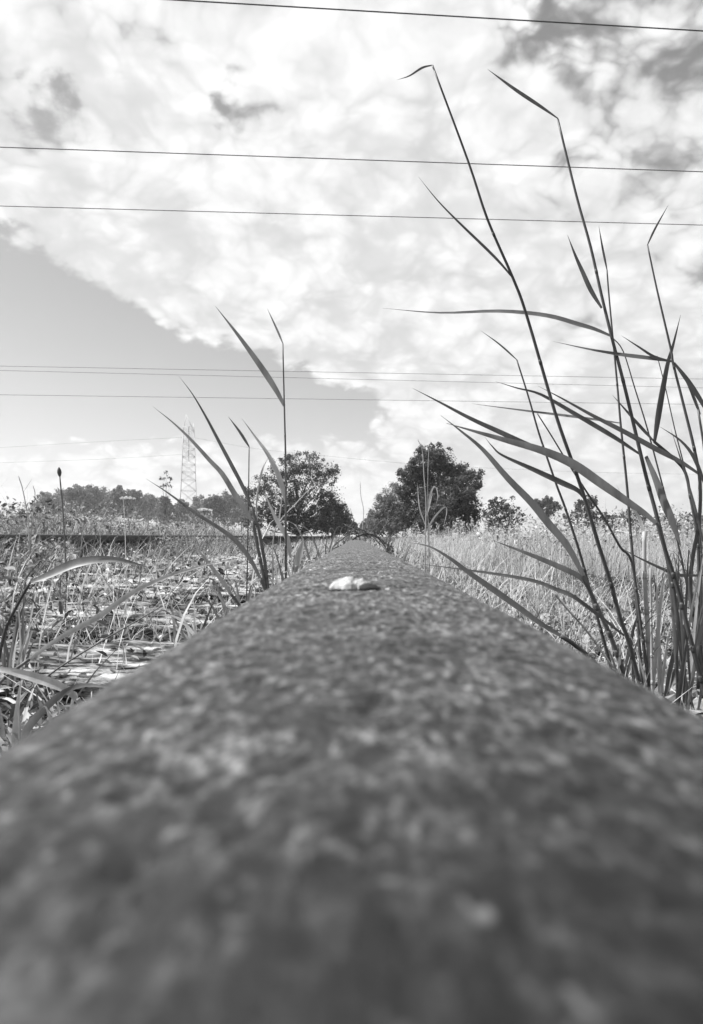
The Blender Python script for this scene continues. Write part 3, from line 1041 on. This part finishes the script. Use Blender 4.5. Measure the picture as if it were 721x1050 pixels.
def plant(name, label, cat, depth, stem, w, leaves, m=None, lm=None, group=None, foot=True, dtop=0.0, peak=0.3):
    """stem: pixels from the foot up; w = (foot width, top width) in px"""
    m = m or M_REED_DARK; lm = lm or m
    slim = 0.82 if group == GL else 0.92
    st = list(stem)
    if foot:
        yf = 550 + 0.2065 * FPX / depth + 2
        (x0, y0), (x1, y1) = st[0], st[1]
        if y0 < yf:
            sl = max(-0.8, min(0.8, (x0 - x1) / (y0 - y1 + 1e-6)))
            st = [(x0 + sl * (yf - y0), yf)] + st
    P, T = px_path(st, depth, depth + dtop)
    base = P[0].copy()
    t = empty(name, base)
    tag(t, label, cat, group)
    r0, r1 = w[0] * slim / 2 / FPX * depth, w[1] * slim / 2 / FPX * depth
    if r0 > 0:
        mb = MB()
        rad = [r0 + (r1 - r0) * u for u in T]
        mb.tube(P, rad, 7)
        # swollen nodes along the stem
        for u in (0.18, 0.36, 0.55, 0.73):
            k = min(range(len(T)), key=lambda i: abs(T[i] - u))
            if 0 < k < len(P) - 1:
                d = (P[k + 1] - P[k - 1]).normalized()
                rr = rad[k]
                mb.tube([P[k] - d * rr * 1.6, P[k] - d * rr * .5, P[k] + d * rr * .5, P[k] + d * rr * 1.6], [rr * 1.01, rr * 1.12, rr * 1.12, rr * 1.01], 7)
        mb.build('stem', m, t, True, base)
    for lf in leaves:
        pts, wm = lf[0], lf[1]
        mm = lf[2] if len(lf) > 2 and lf[2] else lm
        # depth of the stem where the leaf leaves it
        yb = pts[0][1]
        f = (st[0][1] - yb) / max(1, st[0][1] - st[-1][1]); f = min(1, max(0, f))
        d0 = depth + dtop * f
        ln = sum(math.hypot(b[0] - a[0], b[1] - a[1]) for a, b in zip(pts, pts[1:])) / FPX * depth
        leaf_px(pts, wm * slim, d0, d0 + random.uniform(-.35, .35) * ln, mm, t, base, peak=lf[3] if len(lf) > 3 else peak)
    return t


GR = 'reeds in the clump right of the rail'
GL = 'reeds in the clump left of the rail'
D = M_REED_DARK; Gn = M_REED; Pl = M_REED_PALE
plant('reed', 'tallest reed, leaning left over the track, its tip bent sharply down', 'reed', 0.95,
      [(654, 694), (644, 656), (636, 634), (627, 600), (612.5, 554), (600, 512), (587, 474), (569, 422), (540, 323), (526, 285), (500, 225), (480, 165), (443.5, 67)], (5.2, 2.0),
      [([(443.5, 67), (433, 70), (420, 78), (407, 82)], 3.2),
       ([(526.5, 286), (508, 265), (470, 228), (448, 205), (429, 181)], 5),
       ([(600, 512), (592, 503), (575, 495), (545, 481), (515, 467), (505, 458), (497, 448)], 7.5, D, .25),
       ([(640, 652), (613, 631), (587, 612), (570, 605), (550, 597), (520, 591), (480, 585), (450, 581), (418, 576)], 6, D)], D, group=GR, dtop=-.05)
plant('reed', 'second tallest reed, its broad leaf folded over to the left at the top', 'reed', 1.0,
      [(700, 680), (690, 600), (674, 531), (663, 490), (651, 440), (639, 390), (627.5, 346), (617, 303), (605.7, 253), (591, 200), (572, 122)], (5.5, 2.5),
      [([(572, 122), (560, 114), (530, 94), (500, 71)], 6.5, D, .4),
       ([(617, 316), (606, 298), (597, 278), (590, 262), (582, 241)], 5),
       ([(627, 345), (610, 338), (593, 333), (560, 324), (512, 319.5), (451, 321), (392, 316)], 9, D, .2),
       ([(656, 466), (630, 449), (593, 427), (555, 405), (530, 398), (508, 391)], 6),
       ([(662, 468), (672, 492), (680, 514), (689, 535), (699, 562)], 9, Gn, .6)], D, group=GR, dtop=.04)
plant('reed', 'reed with a long broad leaf arching left from its dark stem, second leaf above it', 'reed', 0.9,
      [(722, 706), (716, 685), (705, 643), (694, 600), (682, 563), (674, 536)], (5.9, 4.2),
      [([(673, 537), (660, 526), (645, 516), (616, 496), (587, 476), (555, 462), (520, 452), (482, 441), (458, 434)], 10.5, Gn, .35),
       ([(590, 479), (560, 464), (540, 456), (510, 442), (482, 429), (450, 412), (423, 398)], 6, D, .3)], D, group=GR)
plant('reed', 'thin upright reed between the second tallest reed and the pale sheath', 'reed', 1.04,
      [(656, 665), (652, 605), (647, 550), (643, 498), (637, 440), (633, 394), (628.5, 346), (624.5, 303), (622.5, 277)], (3.9, 1.7),
      [([(622.5, 277), (618, 255), (614, 231)], 2.4),
       ([(636.5, 434), (593, 428), (545, 422), (484, 414)], 4)], D, group=GR)
plant('reed', 'reed at the right with a thin tip pointing up right and many narrow leaves', 'reed', 1.0,
      [(720, 700), (712, 640), (708, 600), (711, 568), (717, 535), (718, 495), (712, 460), (703, 423), (697, 399), (690, 371), (688, 358), (674, 298), (664, 251)], (5.5, 1.7),
      [([(664, 251), (672, 234), (685.5, 210)], 2.2),
       ([(689, 370.5), (663, 367), (635, 363.5), (603, 358), (567, 350)], 5.5),
       ([(689, 371), (671, 366), (656, 356.5), (637, 344)], 3.6),
       ([(691, 372), (706, 392), (721, 415), (742, 452)], 5.5),
       ([(718, 487), (698, 474), (671, 460), (638, 442), (607, 426), (575, 408), (552, 396)], 6)], D, group=GR)
plant('reed', 'short reed with a wide blade sweeping up left in front of the field', 'reed', 0.98,
      [(640, 690), (625, 650), (612, 622), (598, 590)], (5.5, 5.0),
      [([(600, 594), (582, 561), (562, 537), (545, 516), (520, 490), (495, 461), (470, 440), (452, 426)], 9.5, Gn, .3),
       ([(606, 606), (595, 592), (580, 584), (557, 574), (532, 564), (505, 554)], 6, Gn, .3)], Gn, group=GR)
plant('reed', 'reed with a kinked leaf folded into a narrow V at the right edge', 'reed', 1.06,
      [(716, 640), (716, 560), (708, 509), (703, 485), (692, 471), (671, 453)], (3.8, 3.4),
      [([(671, 454), (676, 420), (684, 376), (690, 355), (698, 323)], 6, D, .25),
       ([(671, 453), (658, 439), (643, 422), (628, 405)], 3.5)], D, group=GR)
plant('reed', 'slender reed crossing the tallest one, tip bent left below the horizontal leaf', 'reed', 1.08,
      [(620, 660), (605, 605), (594, 565), (580, 522), (571, 498), (562, 472), (552, 442), (542, 407), (530, 369)], (3.9, 1.7),
      [([(530, 369), (512, 353), (493, 339)], 2.6)], D, group=GR)
plant('reed', 'straight leafless reed slanting behind the hairy joint of the tallest reed', 'reed', 1.0,
      [(657, 640), (648, 577), (636, 561), (620, 532), (602, 505), (582, 474), (565, 446), (551, 424)], (4.2, 1.3), [], D, group=GR)
plant('reed', 'pale dead upright reed sheath standing in the clump', 'reed', 1.0,
      [(668, 700), (664, 640), (661, 590), (661, 545)], (5.9, 4.6), [([(661, 548), (655, 530), (640, 512), (632, 497)], 3)], Pl, group=GR)
plant('reed', 'pale thin dead stem beside the dead upright sheath', 'reed', 0.98,
      [(669, 700), (668, 640), (667, 582)], (3.4, 2.5), [], Pl, group=GR)
plant('reed', 'dark fallen reed leaf slanting from the field down to the rail edge', 'reed', 0.86,
      [(612, 682), (590, 662), (575, 652)], (5.0, 5.0),
      [([(578, 654), (555, 640), (532, 623.5), (507, 606), (480, 587), (460, 572), (440, 560.5), (418, 556)], 7.5, D, .45)], D, group=GR)
plant('reed', 'thin bleached straw leaning left beside the rail edge', 'reed', 0.95,
      [(622, 675), (600, 645), (582, 625), (567, 607)], (2.9, 2.0), [], Pl, group=GR)
plant('reed', 'thin reed rising at the right between the V shaped leaf and the edge', 'reed', 1.1,
      [(722, 590), (714, 525), (709.6, 509), (700.7, 474), (692, 440), (683, 400), (674, 365)], (2.5, 1.0), [], D, group=GR)
plant('reed', 'thin reed whose bare tip ends above the knee of the right reed', 'reed', 1.1,
      [(708, 620), (696, 560), (680, 500), (664, 440), (651, 398), (639, 360), (628, 346)], (2.9, 1.2), [], D, group=GR)
plant('reed', 'reed at the very edge of the frame, leaves crossing at mid height', 'reed', 0.95,
      [(735, 700), (728, 620), (722, 560), (724, 480), (716, 420)], (5.0, 2.5),
      [([(722, 560), (712, 520), (700, 478), (688, 440)], 4), ([(724, 500), (712, 470), (698, 452), (676, 437)], 4),
       ([(722, 590), (705, 590), (690, 588), (655, 572), (636, 561)], 3.6), ([(718, 425), (706, 395), (695, 378)], 3.5)], D, group=GR)

# leaf tufts at the foot of the right clump
def tuft(label, xs_, d, n, up, spread, m, group, seedv, wmax=5.0):
    rs = random.Random(seedv)
    yf = 550 + 0.2065 * FPX / d
    base = at(xs_, yf, d)
    t = empty('grass_tuft', base)
    tag(t, label, 'grass tuft', group)
    for k in range(n):
        x0 = xs_ + rs.uniform(-12, 12); x1 = x0 + rs.uniform(-spread, spread); h = up * rs.uniform(.4, 1.1)
        dr = rs.uniform(-.05, .35) * h
        pts = [(x0, yf), (x0 + (x1 - x0) * .25, yf - h * .55), (x0 + (x1 - x0) * .6, yf - h * .95), (x1, yf - h + dr)]
        leaf_px(pts, rs.uniform(.5, 1) * wmax, d, d + rs.uniform(-.1, .1), rs.choice(m), t, base, .3)


GT = 'grass tufts at the foot of the right reeds'
tuft('dense leafy tuft at the bottom right corner under the reeds', 705, 0.92, 12, 170, 60, [D, Gn, Gn, Pl], GT, 1, 4.2)
tuft('leafy tuft under the pale upright sheath', 672, 1.0, 9, 120, 50, [Gn, Pl, D], GT, 2, 4.5)
tuft('low tuft of thin blades at the foot of the tallest reed', 640, 1.02, 8, 80, 55, [Gn, Pl, D], GT, 3, 4.5)
tuft('tuft at the right edge behind the bottom corner leaves', 730, 1.1, 9, 200, 60, [Gn, D, D], GT, 4, 4)

# left clump
GL = 'reeds in the clump left of the rail'
plant('reed', 'tall upright reed left of the rail with a thin bent tip', 'reed', 1.22,
      [(293, 640), (293, 560), (293, 480), (291.5, 415), (290, 352)], (3.9, 1.7),
      [([(290, 352), (284, 338), (274, 316)], 2.6),
       ([(291.5, 416), (283, 400), (268, 377), (245, 345), (221, 314)], 7.5, Gn, .3),
       ([(293, 515), (286, 490), (275, 467), (263, 450), (248, 429)], 7, Pl, .3),
       ([(298, 572), (294, 551), (284, 534), (271, 505)], 6, Pl)], Gn, group=GL)
plant('reed', 'reed with two narrow dark blades rising up left, close together', 'reed', 1.2,
      [(278, 630), (272, 580), (266, 545), (258, 520)], (4.2, 3.7),
      [([(260, 525), (250, 501), (238, 478), (221, 446), (212, 429), (198, 405), (183, 385)], 4.8, D, .3),
       ([(258, 520), (244, 490), (226, 455), (209, 424)], 3.4, D)], Gn, group=GL)
plant('reed', 'reed with a long blade curving left across the pylon', 'reed', 1.2,
      [(277, 630), (270, 590), (264, 560), (259, 534)], (4.6, 4.2),
      [([(260, 538), (248, 517), (241, 507), (228, 486), (215, 472), (196, 451), (177, 433), (157, 417)], 6.5, Gn, .22)], Gn, group=GL)
plant('reed', 'thin upright stem with a short bent tip between the pylon and the left tree', 'reed', 1.3,
      [(253, 610), (254, 560), (255, 500), (255.5, 458)], (2.0, 1.3), [([(255.5, 458), (246, 443), (234, 427)], 3.4)], D, group=GL)
plant('reed', 'low reed with a leaf arching far left under the far treeline', 'reed', 1.15,
      [(282, 640), (273, 607), (267, 593)], (5.0, 5.0),
      [([(270, 600), (257, 574), (242, 555), (225, 542), (200, 526), (173, 506), (150, 491)], 5.6, Gn, .3)], Gn, group=GL)
plant('reed', 'straw coloured crooked stalk in the middle of the left clump', 'reed', 1.25,
      [(276, 620), (273, 588), (265, 547), (263, 515), (267, 490)], (3.4, 2.2), [([(266, 495), (270, 480), (276, 468)], 3)], Pl, group=GL)
plant('reed', 'thin pale stalk leaning right in front of the left tree', 'reed', 1.3,
      [(280, 620), (280, 557), (286, 536), (302, 518), (316, 503)], (2.2, 1.2), [([(286, 536), (288, 520), (289, 508)], 2)], Pl, group=GL)
plant('reed', 'short wide bleached leaf standing against the rail edge', 'reed', 1.2,
      [(298, 630), (302, 592), (304, 580)], (4.2, 4.2), [([(303, 588), (305, 576), (309, 562), (311, 552)], 9, Pl, .5)], Pl, group=GL)
plant('reed', 'dark straight blade pointing up left below the left clump', 'reed', 1.05,
      [(262, 650), (245, 620), (235, 607)], (4.2, 3.4), [([(240, 613), (222, 588), (208, 570), (196, 554)], 5, Gn)], Gn, group=GL)

GS = 'long leaves in the lower left corner'
plant('reed', 'long pale leaf arching right from the lower left corner over the sleepers', 'reed', 0.82,
      [(-20, 735), (0, 700), (30, 676)], (3.4, 3.4), [([(20, 684), (60, 655), (100, 633), (137, 607), (172, 591), (195, 584), (220, 577), (247, 574)], 6, Pl, .4)], Gn, group=GS)
plant('reed', 'broad grey leaf lying level over the weeds at the left edge', 'reed', 0.8,
      [(-6, 700), (5, 648), (17, 622), (31, 597)], (3.8, 3.4),
      [([(31, 598), (52, 589.5), (73, 580), (94, 575), (116, 574), (135, 577), (152, 582)], 11, Gn, .35),
       ([(31, 597), (45, 578), (62, 558)], 2.5, D)], D, group=GS)
plant('reed', 'wide pale leaf curving down to the rail edge in the lower left corner', 'reed', 0.72,
      [(90, 760), (84, 726), (80, 716)], (5.0, 5.0), [([(82, 721), (71, 709), (52, 700), (25, 692), (0, 687), (-30, 690)], 10, Pl, .4)], Pl, group=GS)
plant('reed', 'thin grey straw crossing the nearest sleeper diagonally', 'reed', 0.85,
      [(20, 716), (52, 691), (71, 678), (100, 660), (150, 631), (165, 622)], (2.5, 1.3), [], Gn, group=GS)
GT2 = 'grass tufts in the lower left corner'
tuft('tuft of arching pale blades in the lower left corner', 15, 0.72, 13, 80, 120, [Pl, Gn, Pl], GT2, 11, 8)
tuft('tuft of narrow blades beside the rail in the lower left', 60, 0.74, 8, 60, 110, [Pl, Pl, Gn], GT2, 12, 6)
tuft('sparse tuft of straight blades at the left edge above the nearest sleeper', 12, 0.95, 14, 120, 70, [Gn, Pl, D], GT2, 13, 4.5)
GT3 = 'grass tufts beside the rail on the left'
tuft('fan of blades at the foot of the left reeds against the rail', 255, 1.15, 22, 95, 75, [Gn, Pl, Gn], GT3, 14, 5)
tuft('fan of pale blades left of the dark straight blade', 212, 1.1, 18, 75, 70, [Pl, Gn, Pl], GT3, 15, 4)
tuft('small tuft between the upright reed and the rail', 305, 1.5, 14, 95, 40, [Pl, Gn], GT3, 16, 4)
tuft('thin dry tuft close to where the rail vanishes on the left', 330, 2.6, 14, 70, 40, [Pl, Gn], GT3, 17, 2.6)
tuft('thin dry tuft close to where the rail vanishes on the right', 398, 2.6, 14, 65, 40, [Pl, Gn], GT3, 18, 2.4)

# small things standing in the weeds
def seed_stalk(label, pts, d, head, group):
    P, T = px_path(pts, d, d)
    t = empty('plantain_stalk', P[0])
    tag(t, label, 'plant', group)
    mb = MB(); mb.tube(P, [.0014 * d / 1.5] * len(P), 6); mb.build('stem', Gn, t, True, P[0])
    mb = MB()
    a = P[-1]; dr = (P[-1] - P[-2]).normalized(); L = head / FPX * d
    mb.tube([a + dr * (L * (k / 6 - .1)) for k in range(7)], [L * .22 * math.sin(math.pi * (0.08 + .84 * k / 6)) for k in range(7)], 8)
    mb.build('seed_head', M_SEED, t, True, P[0])


seed_stalk('plantain stalk with a dark oval seed head above the left weeds', [(69, 600), (66, 547), (64.5, 522), (61.3, 488)], 1.6, 10, 'seed stalks')


def dry_stalk(label, d, stems, leaves, group):
    yf = 550 + 0.2065 * FPX / d
    base = at(stems[0][0][0][0], yf, d)
    t = empty('dry_stalk', base)
    tag(t, label, 'plant', group)
    for pts, w in stems:
        pts = [(pts[0][0], yf)] + pts
        P, T = px_path(pts, d, d)
        mb = MB(); mb.tube(P, [w / 2 / FPX * d * (1 - .5 * u) for u in T], 6); mb.build('stem', Pl, t, True, base)
    for pts, w in leaves:
        leaf_px(pts, w, d, d + random.uniform(-.05, .05), Pl, t, base)


dry_stalk('pale dry stalks with drooping leaves in front of the large dark tree', 2.2,
          [([(436, 560), (437, 520), (435, 490), (433, 462), (428, 450)], 1.6), ([(440, 560), (438.5, 520), (439, 480), (439.5, 462), (436, 456)], 1.4)],
          [([(438, 522), (443, 502), (447, 500), (449, 510), (446, 520)], 1.7), ([(437, 545), (446, 530), (456, 520), (458, 525), (455, 540)], 1.7),
           ([(436, 538), (430, 520), (428, 495)], 1.4), ([(437, 530), (441, 515), (444, 505)], 2)], 'dry stalks')
dry_stalk('thin dry stalk with a few twigs beside the left edge of the far treeline', 2.4,
          [([(30, 545), (24, 505), (19, 488)], 1.6), ([(32, 545), (36, 510), (34, 498)], 1.4)], [([(24, 505), (30, 496), (33, 490)], 1.4)], 'dry stalks')
dry_stalk('bare wispy stalk standing over the vanishing rail', 6.5, [([(371, 548), (373, 525), (370, 508), (369.5, 494)], 1.0)], [], 'dry stalks')


def umbel(label, x, y, d, r):
    base = at(x, 550 + 0.2065 * FPX / d, d)
    top = at(x, y, d)
    t = empty('white_flower', base)
    tag(t, label, 'flower', 'white umbel flowers in the weeds')
    mb = MB(); mb.tube([base, base.lerp(top, .5) + Vector((.02, 0, 0)), top], .0022, 5); 
    rw = r / FPX * d
    heads = []
    for k in range(9):
        a = k * 2.4; q = rw * math.sqrt(k / 9)
        e = top + Vector((q * math.cos(a), q * math.sin(a), rw * .45 - q * .2))
        mb.tube([top, e], .0012, 4); heads.append(np.array(e - base))
    mb.build('stem', Gn, t, True, base)
    v, f = leaf_cloud(np.array(heads), np.full(len(heads), rw * .28), 220, rw * .22, .2, .6)
    mesh_q('flower_head', v, f, M_FLOWER, t, smooth=False)


umbel('white umbel flower head above the left weeds before the far treeline', 130, 513, 4.5, 7)
umbel('white umbel flower head at the foot of the pylon', 209, 525, 4.5, 7)
umbel('small white flower low in the weeds by the left edge', 55, 574, 2.6, 5)

# ------------------------------------------------------------------ light and sky
SUN_AZ = R(-80)      # from +Y towards -X: ahead of the camera and to its left
SUN_EL = R(50)
sd = bpy.data.lights.new('sun', 'SUN')
sd.energy = 5.0
sd.angle = R(0.6)
sd.color = (1, 1, 1)
so = bpy.data.objects.new('sun', sd)
COL.objects.link(so)
sv = Vector((math.sin(SUN_AZ) * math.cos(SUN_EL), math.cos(SUN_AZ) * math.cos(SUN_EL), math.sin(SUN_EL)))
so.rotation_euler = (-sv).to_track_quat('-Z', 'Y').to_euler()

w = bpy.data.worlds.new('World')
S.world = w
w.use_nodes = True
nt = w.node_tree
N = nt.nodes; Lk = nt.links
bg = N['Background']


def val(x):
    return x if not isinstance(x, (int, float)) else None


def mth(op, a, b=None, c=None, clamp=False):
    n = N.new('ShaderNodeMath'); n.operation = op; n.use_clamp = clamp
    for i, q in enumerate((a, b, c)):
        if q is None: continue
        if isinstance(q, (int, float)): n.inputs[i].default_value = q
        else: Lk.new(q, n.inputs[i])
    return n.outputs[0]


def sstep(x, a, b):
    n = N.new('ShaderNodeMapRange'); n.interpolation_type = 'SMOOTHSTEP'
    Lk.new(x, n.inputs['Value'])
    n.inputs['From Min'].default_value = a; n.inputs['From Max'].default_value = b
    return n.outputs['Result']


sky = N.new('ShaderNodeTexSky')
sky.sky_type = 'NISHITA'
sky.sun_disc = False
sky.sun_elevation = SUN_EL
sky.sun_rotation = SUN_AZ
sky.air_density = 1.0; sky.dust_density = 1.0; sky.ozone_density = 1.0
bw = N.new('ShaderNodeSeparateColor')
Lk.new(sky.outputs['Color'], bw.inputs['Color'])
grey = mth('ADD', mth('MULTIPLY', bw.outputs['Red'], 0.35), mth('MULTIPLY', bw.outputs['Green'], 0.65))
SKYS = 1.42
grey = mth('MULTIPLY', grey, SKYS)

tc = N.new('ShaderNodeTexCoord')
sx = N.new('ShaderNodeSeparateXYZ')
Lk.new(tc.outputs['Generated'], sx.inputs['Vector'])
dx, dy, dz = sx.outputs
hl = mth('POWER', mth('ADD', mth('MULTIPLY', dx, dx), mth('MULTIPLY', dy, dy)), 0.5)
hl = mth('MAXIMUM', hl, 0.001)
u = mth('DIVIDE', dx, hl)                 # sine of the compass angle off the track
v = mth('DIVIDE', mth('MAXIMUM', dz, 0), hl)   # tangent of the height angle
# flat cloud layer overhead
zz = mth('ADD', mth('MAXIMUM', dz, 0.0), 0.5)
cv = N.new('ShaderNodeCombineXYZ')
Lk.new(mth('DIVIDE', dx, zz), cv.inputs[0]); Lk.new(mth('DIVIDE', dy, zz), cv.inputs[1]); cv.inputs[2].default_value = 3.7


def wn(scale, detail, rough, seed, dist=0.0):
    n = N.new('ShaderNodeTexNoise'); n.noise_dimensions = '4D'
    n.inputs['Scale'].default_value = scale; n.inputs['Detail'].default_value = detail
    n.inputs['Roughness'].default_value = rough; n.inputs['W'].default_value = seed
    n.inputs['Distortion'].default_value = dist
    Lk.new(cv.outputs[0], n.inputs['Vector'])
    return n.outputs['Fac']


n1 = wn(3.6, 8, 0.55, 2.3, 0.1)
n2 = wn(8.0, 8, 0.55, 5.1, 0.15)
vo = N.new('ShaderNodeTexVoronoi'); vo.voronoi_dimensions = '2D'; vo.feature = 'F1'
vo.inputs['Scale'].default_value = 15; vo.inputs['Detail'].default_value = 2.0; vo.inputs['Roughness'].default_value = 0.55
vo.inputs['Randomness'].default_value = 1.0
wv = N.new('ShaderNodeVectorMath'); wv.operation = 'ADD'
wsc = N.new('ShaderNodeVectorMath'); wsc.operation = 'SCALE'; wsc.inputs['Scale'].default_value = 0.10
wnz = N.new('ShaderNodeTexNoise'); wnz.inputs['Scale'].default_value = 9; wnz.inputs['Detail'].default_value = 4
Lk.new(cv.outputs[0], wnz.inputs['Vector']); Lk.new(wnz.outputs['Color'], wsc.inputs[0])
Lk.new(cv.outputs[0], wv.inputs[0]); Lk.new(wsc.outputs[0], wv.inputs[1])
Lk.new(wv.outputs[0], vo.inputs['Vector'])
puff = mth('SUBTRACT', 0.42, vo.outputs['Distance'])     # rounded billows, >0 at their tops
dens = mth('ADD', mth('MULTIPLY', mth('SUBTRACT', n1, 0.5), 2.2), mth('MULTIPLY', mth('SUBTRACT', n2, 0.5), 0.9))
dens = mth('ADD', dens, mth('MULTIPLY', puff, 0.55))
# the open wedge of clear sky low on the left, the bank of cloud above it
edge = mth('SUBTRACT', v, mth('SUBTRACT', 0.188, mth('MULTIPLY', u, 0.36)))     # >0 inside the bank
wob = mth('MULTIPLY', mth('SUBTRACT', n2, 0.5), 0.10)
bank = sstep(mth('ADD', edge, wob), -0.05, 0.06)
right = sstep(u, -0.07, 0.10)
low = sstep(v, 0.18, 0.08)
bank = mth('MAXIMUM', bank, mth('MULTIPLY', right, 0.95))
bank = mth('MAXIMUM', bank, mth('MULTIPLY', low, 0.74))
thin = mth('MULTIPLY', sstep(u, 0.02, 0.30), sstep(v, 0.22, 0.5))                # broken cloud high on the right
cov = mth('SUBTRACT', mth('ADD', dens, mth('MULTIPLY', bank, 1.62)), mth('ADD', 0.62, mth('MULTIPLY', thin, 0.80)))
def hole(u0, v0, r, amt):
    du = mth('SUBTRACT', u, u0); dv = mth('SUBTRACT', v, v0)
    d = mth('POWER', mth('ADD', mth('MULTIPLY', du, du), mth('MULTIPLY', dv, dv)), 0.5)
    return mth('MULTIPLY', sstep(mth('ADD', d, mth('MULTIPLY', mth('SUBTRACT', n2, 0.5), 0.30)), r, 0.0), amt)


for q in ((-0.30, 0.60, 0.16, 0.62), (-0.36, 0.50, 0.12, 0.45), (-0.12, 0.555, 0.11, 0.45)):     # thin spots in the bank
    cov = mth('SUBTRACT', cov, hole(*q))
mask = sstep(cov, -0.14, 0.30)
# cloud brightness: thick parts white, with soft grey bellies
n3 = wn(6.0, 7, 0.55, 9.4, 0.2)
belly = sstep(mth('SUBTRACT', mth('ADD', n3, mth('MULTIPLY', mth('SUBTRACT', n2, 0.5), 0.6)), mth('MULTIPLY', puff, 0.35)), 0.82, 0.34)
cb = mth('ADD', 7.5, mth('MULTIPLY', belly, 2.6))
cb = mth('ADD', cb, mth('ADD', mth('MULTIPLY', mth('SUBTRACT', n2, 0.5), 2.6), mth('MULTIPLY', puff, 1.0)))
cb = mth('MINIMUM', cb, 10.3)
mixn = N.new('ShaderNodeMix'); mixn.data_type = 'FLOAT'
Lk.new(mask, mixn.inputs['Factor']); Lk.new(grey, mixn.inputs['A']); Lk.new(cb, mixn.inputs['B'])
Lk.new(mixn.outputs['Result'], bg.inputs['Color'])
bg.inputs['Strength'].default_value = 0.0535

# ------------------------------------------------------------------ thin summer haze
hx, hy0, hy1, hz0, hz1 = 960, -320, 1000, -1.6, 46
hv = [(x, y, z) for z in (hz0, hz1) for x, y in ((-hx, hy0), (hx, hy0), (hx, hy1), (-hx, hy1))]
m_h = bpy.data.materials.new('haze'); m_h.use_nodes = True
hn = m_h.node_tree; hn.nodes.remove(hn.nodes['Principled BSDF'])
pv = hn.nodes.new('ShaderNodeVolumePrincipled')
pv.inputs['Color'].default_value = (0.92, 0.92, 0.92, 1)
pv.inputs['Density'].default_value = 0.0008
pv.inputs['Anisotropy'].default_value = 0.3
hn.links.new(pv.outputs['Volume'], hn.nodes['Material Output'].inputs['Volume'])
kind(mesh_p('haze', hv, [(3, 2, 1, 0), (4, 5, 6, 7), (0, 1, 5, 4), (1, 2, 6, 5), (2, 3, 7, 6), (3, 0, 4, 7)], m_h, smooth=False), 'stuff')

# ------------------------------------------------------------------ colour management and sampling
S.view_settings.view_transform = 'Standard'
S.view_settings.look = 'None'
S.view_settings.gamma = 1
S.view_settings.exposure = 0.95
S.view_settings.use_curve_mapping = False
S.cycles.max_bounces = 6
S.cycles.transparent_max_bounces = 4
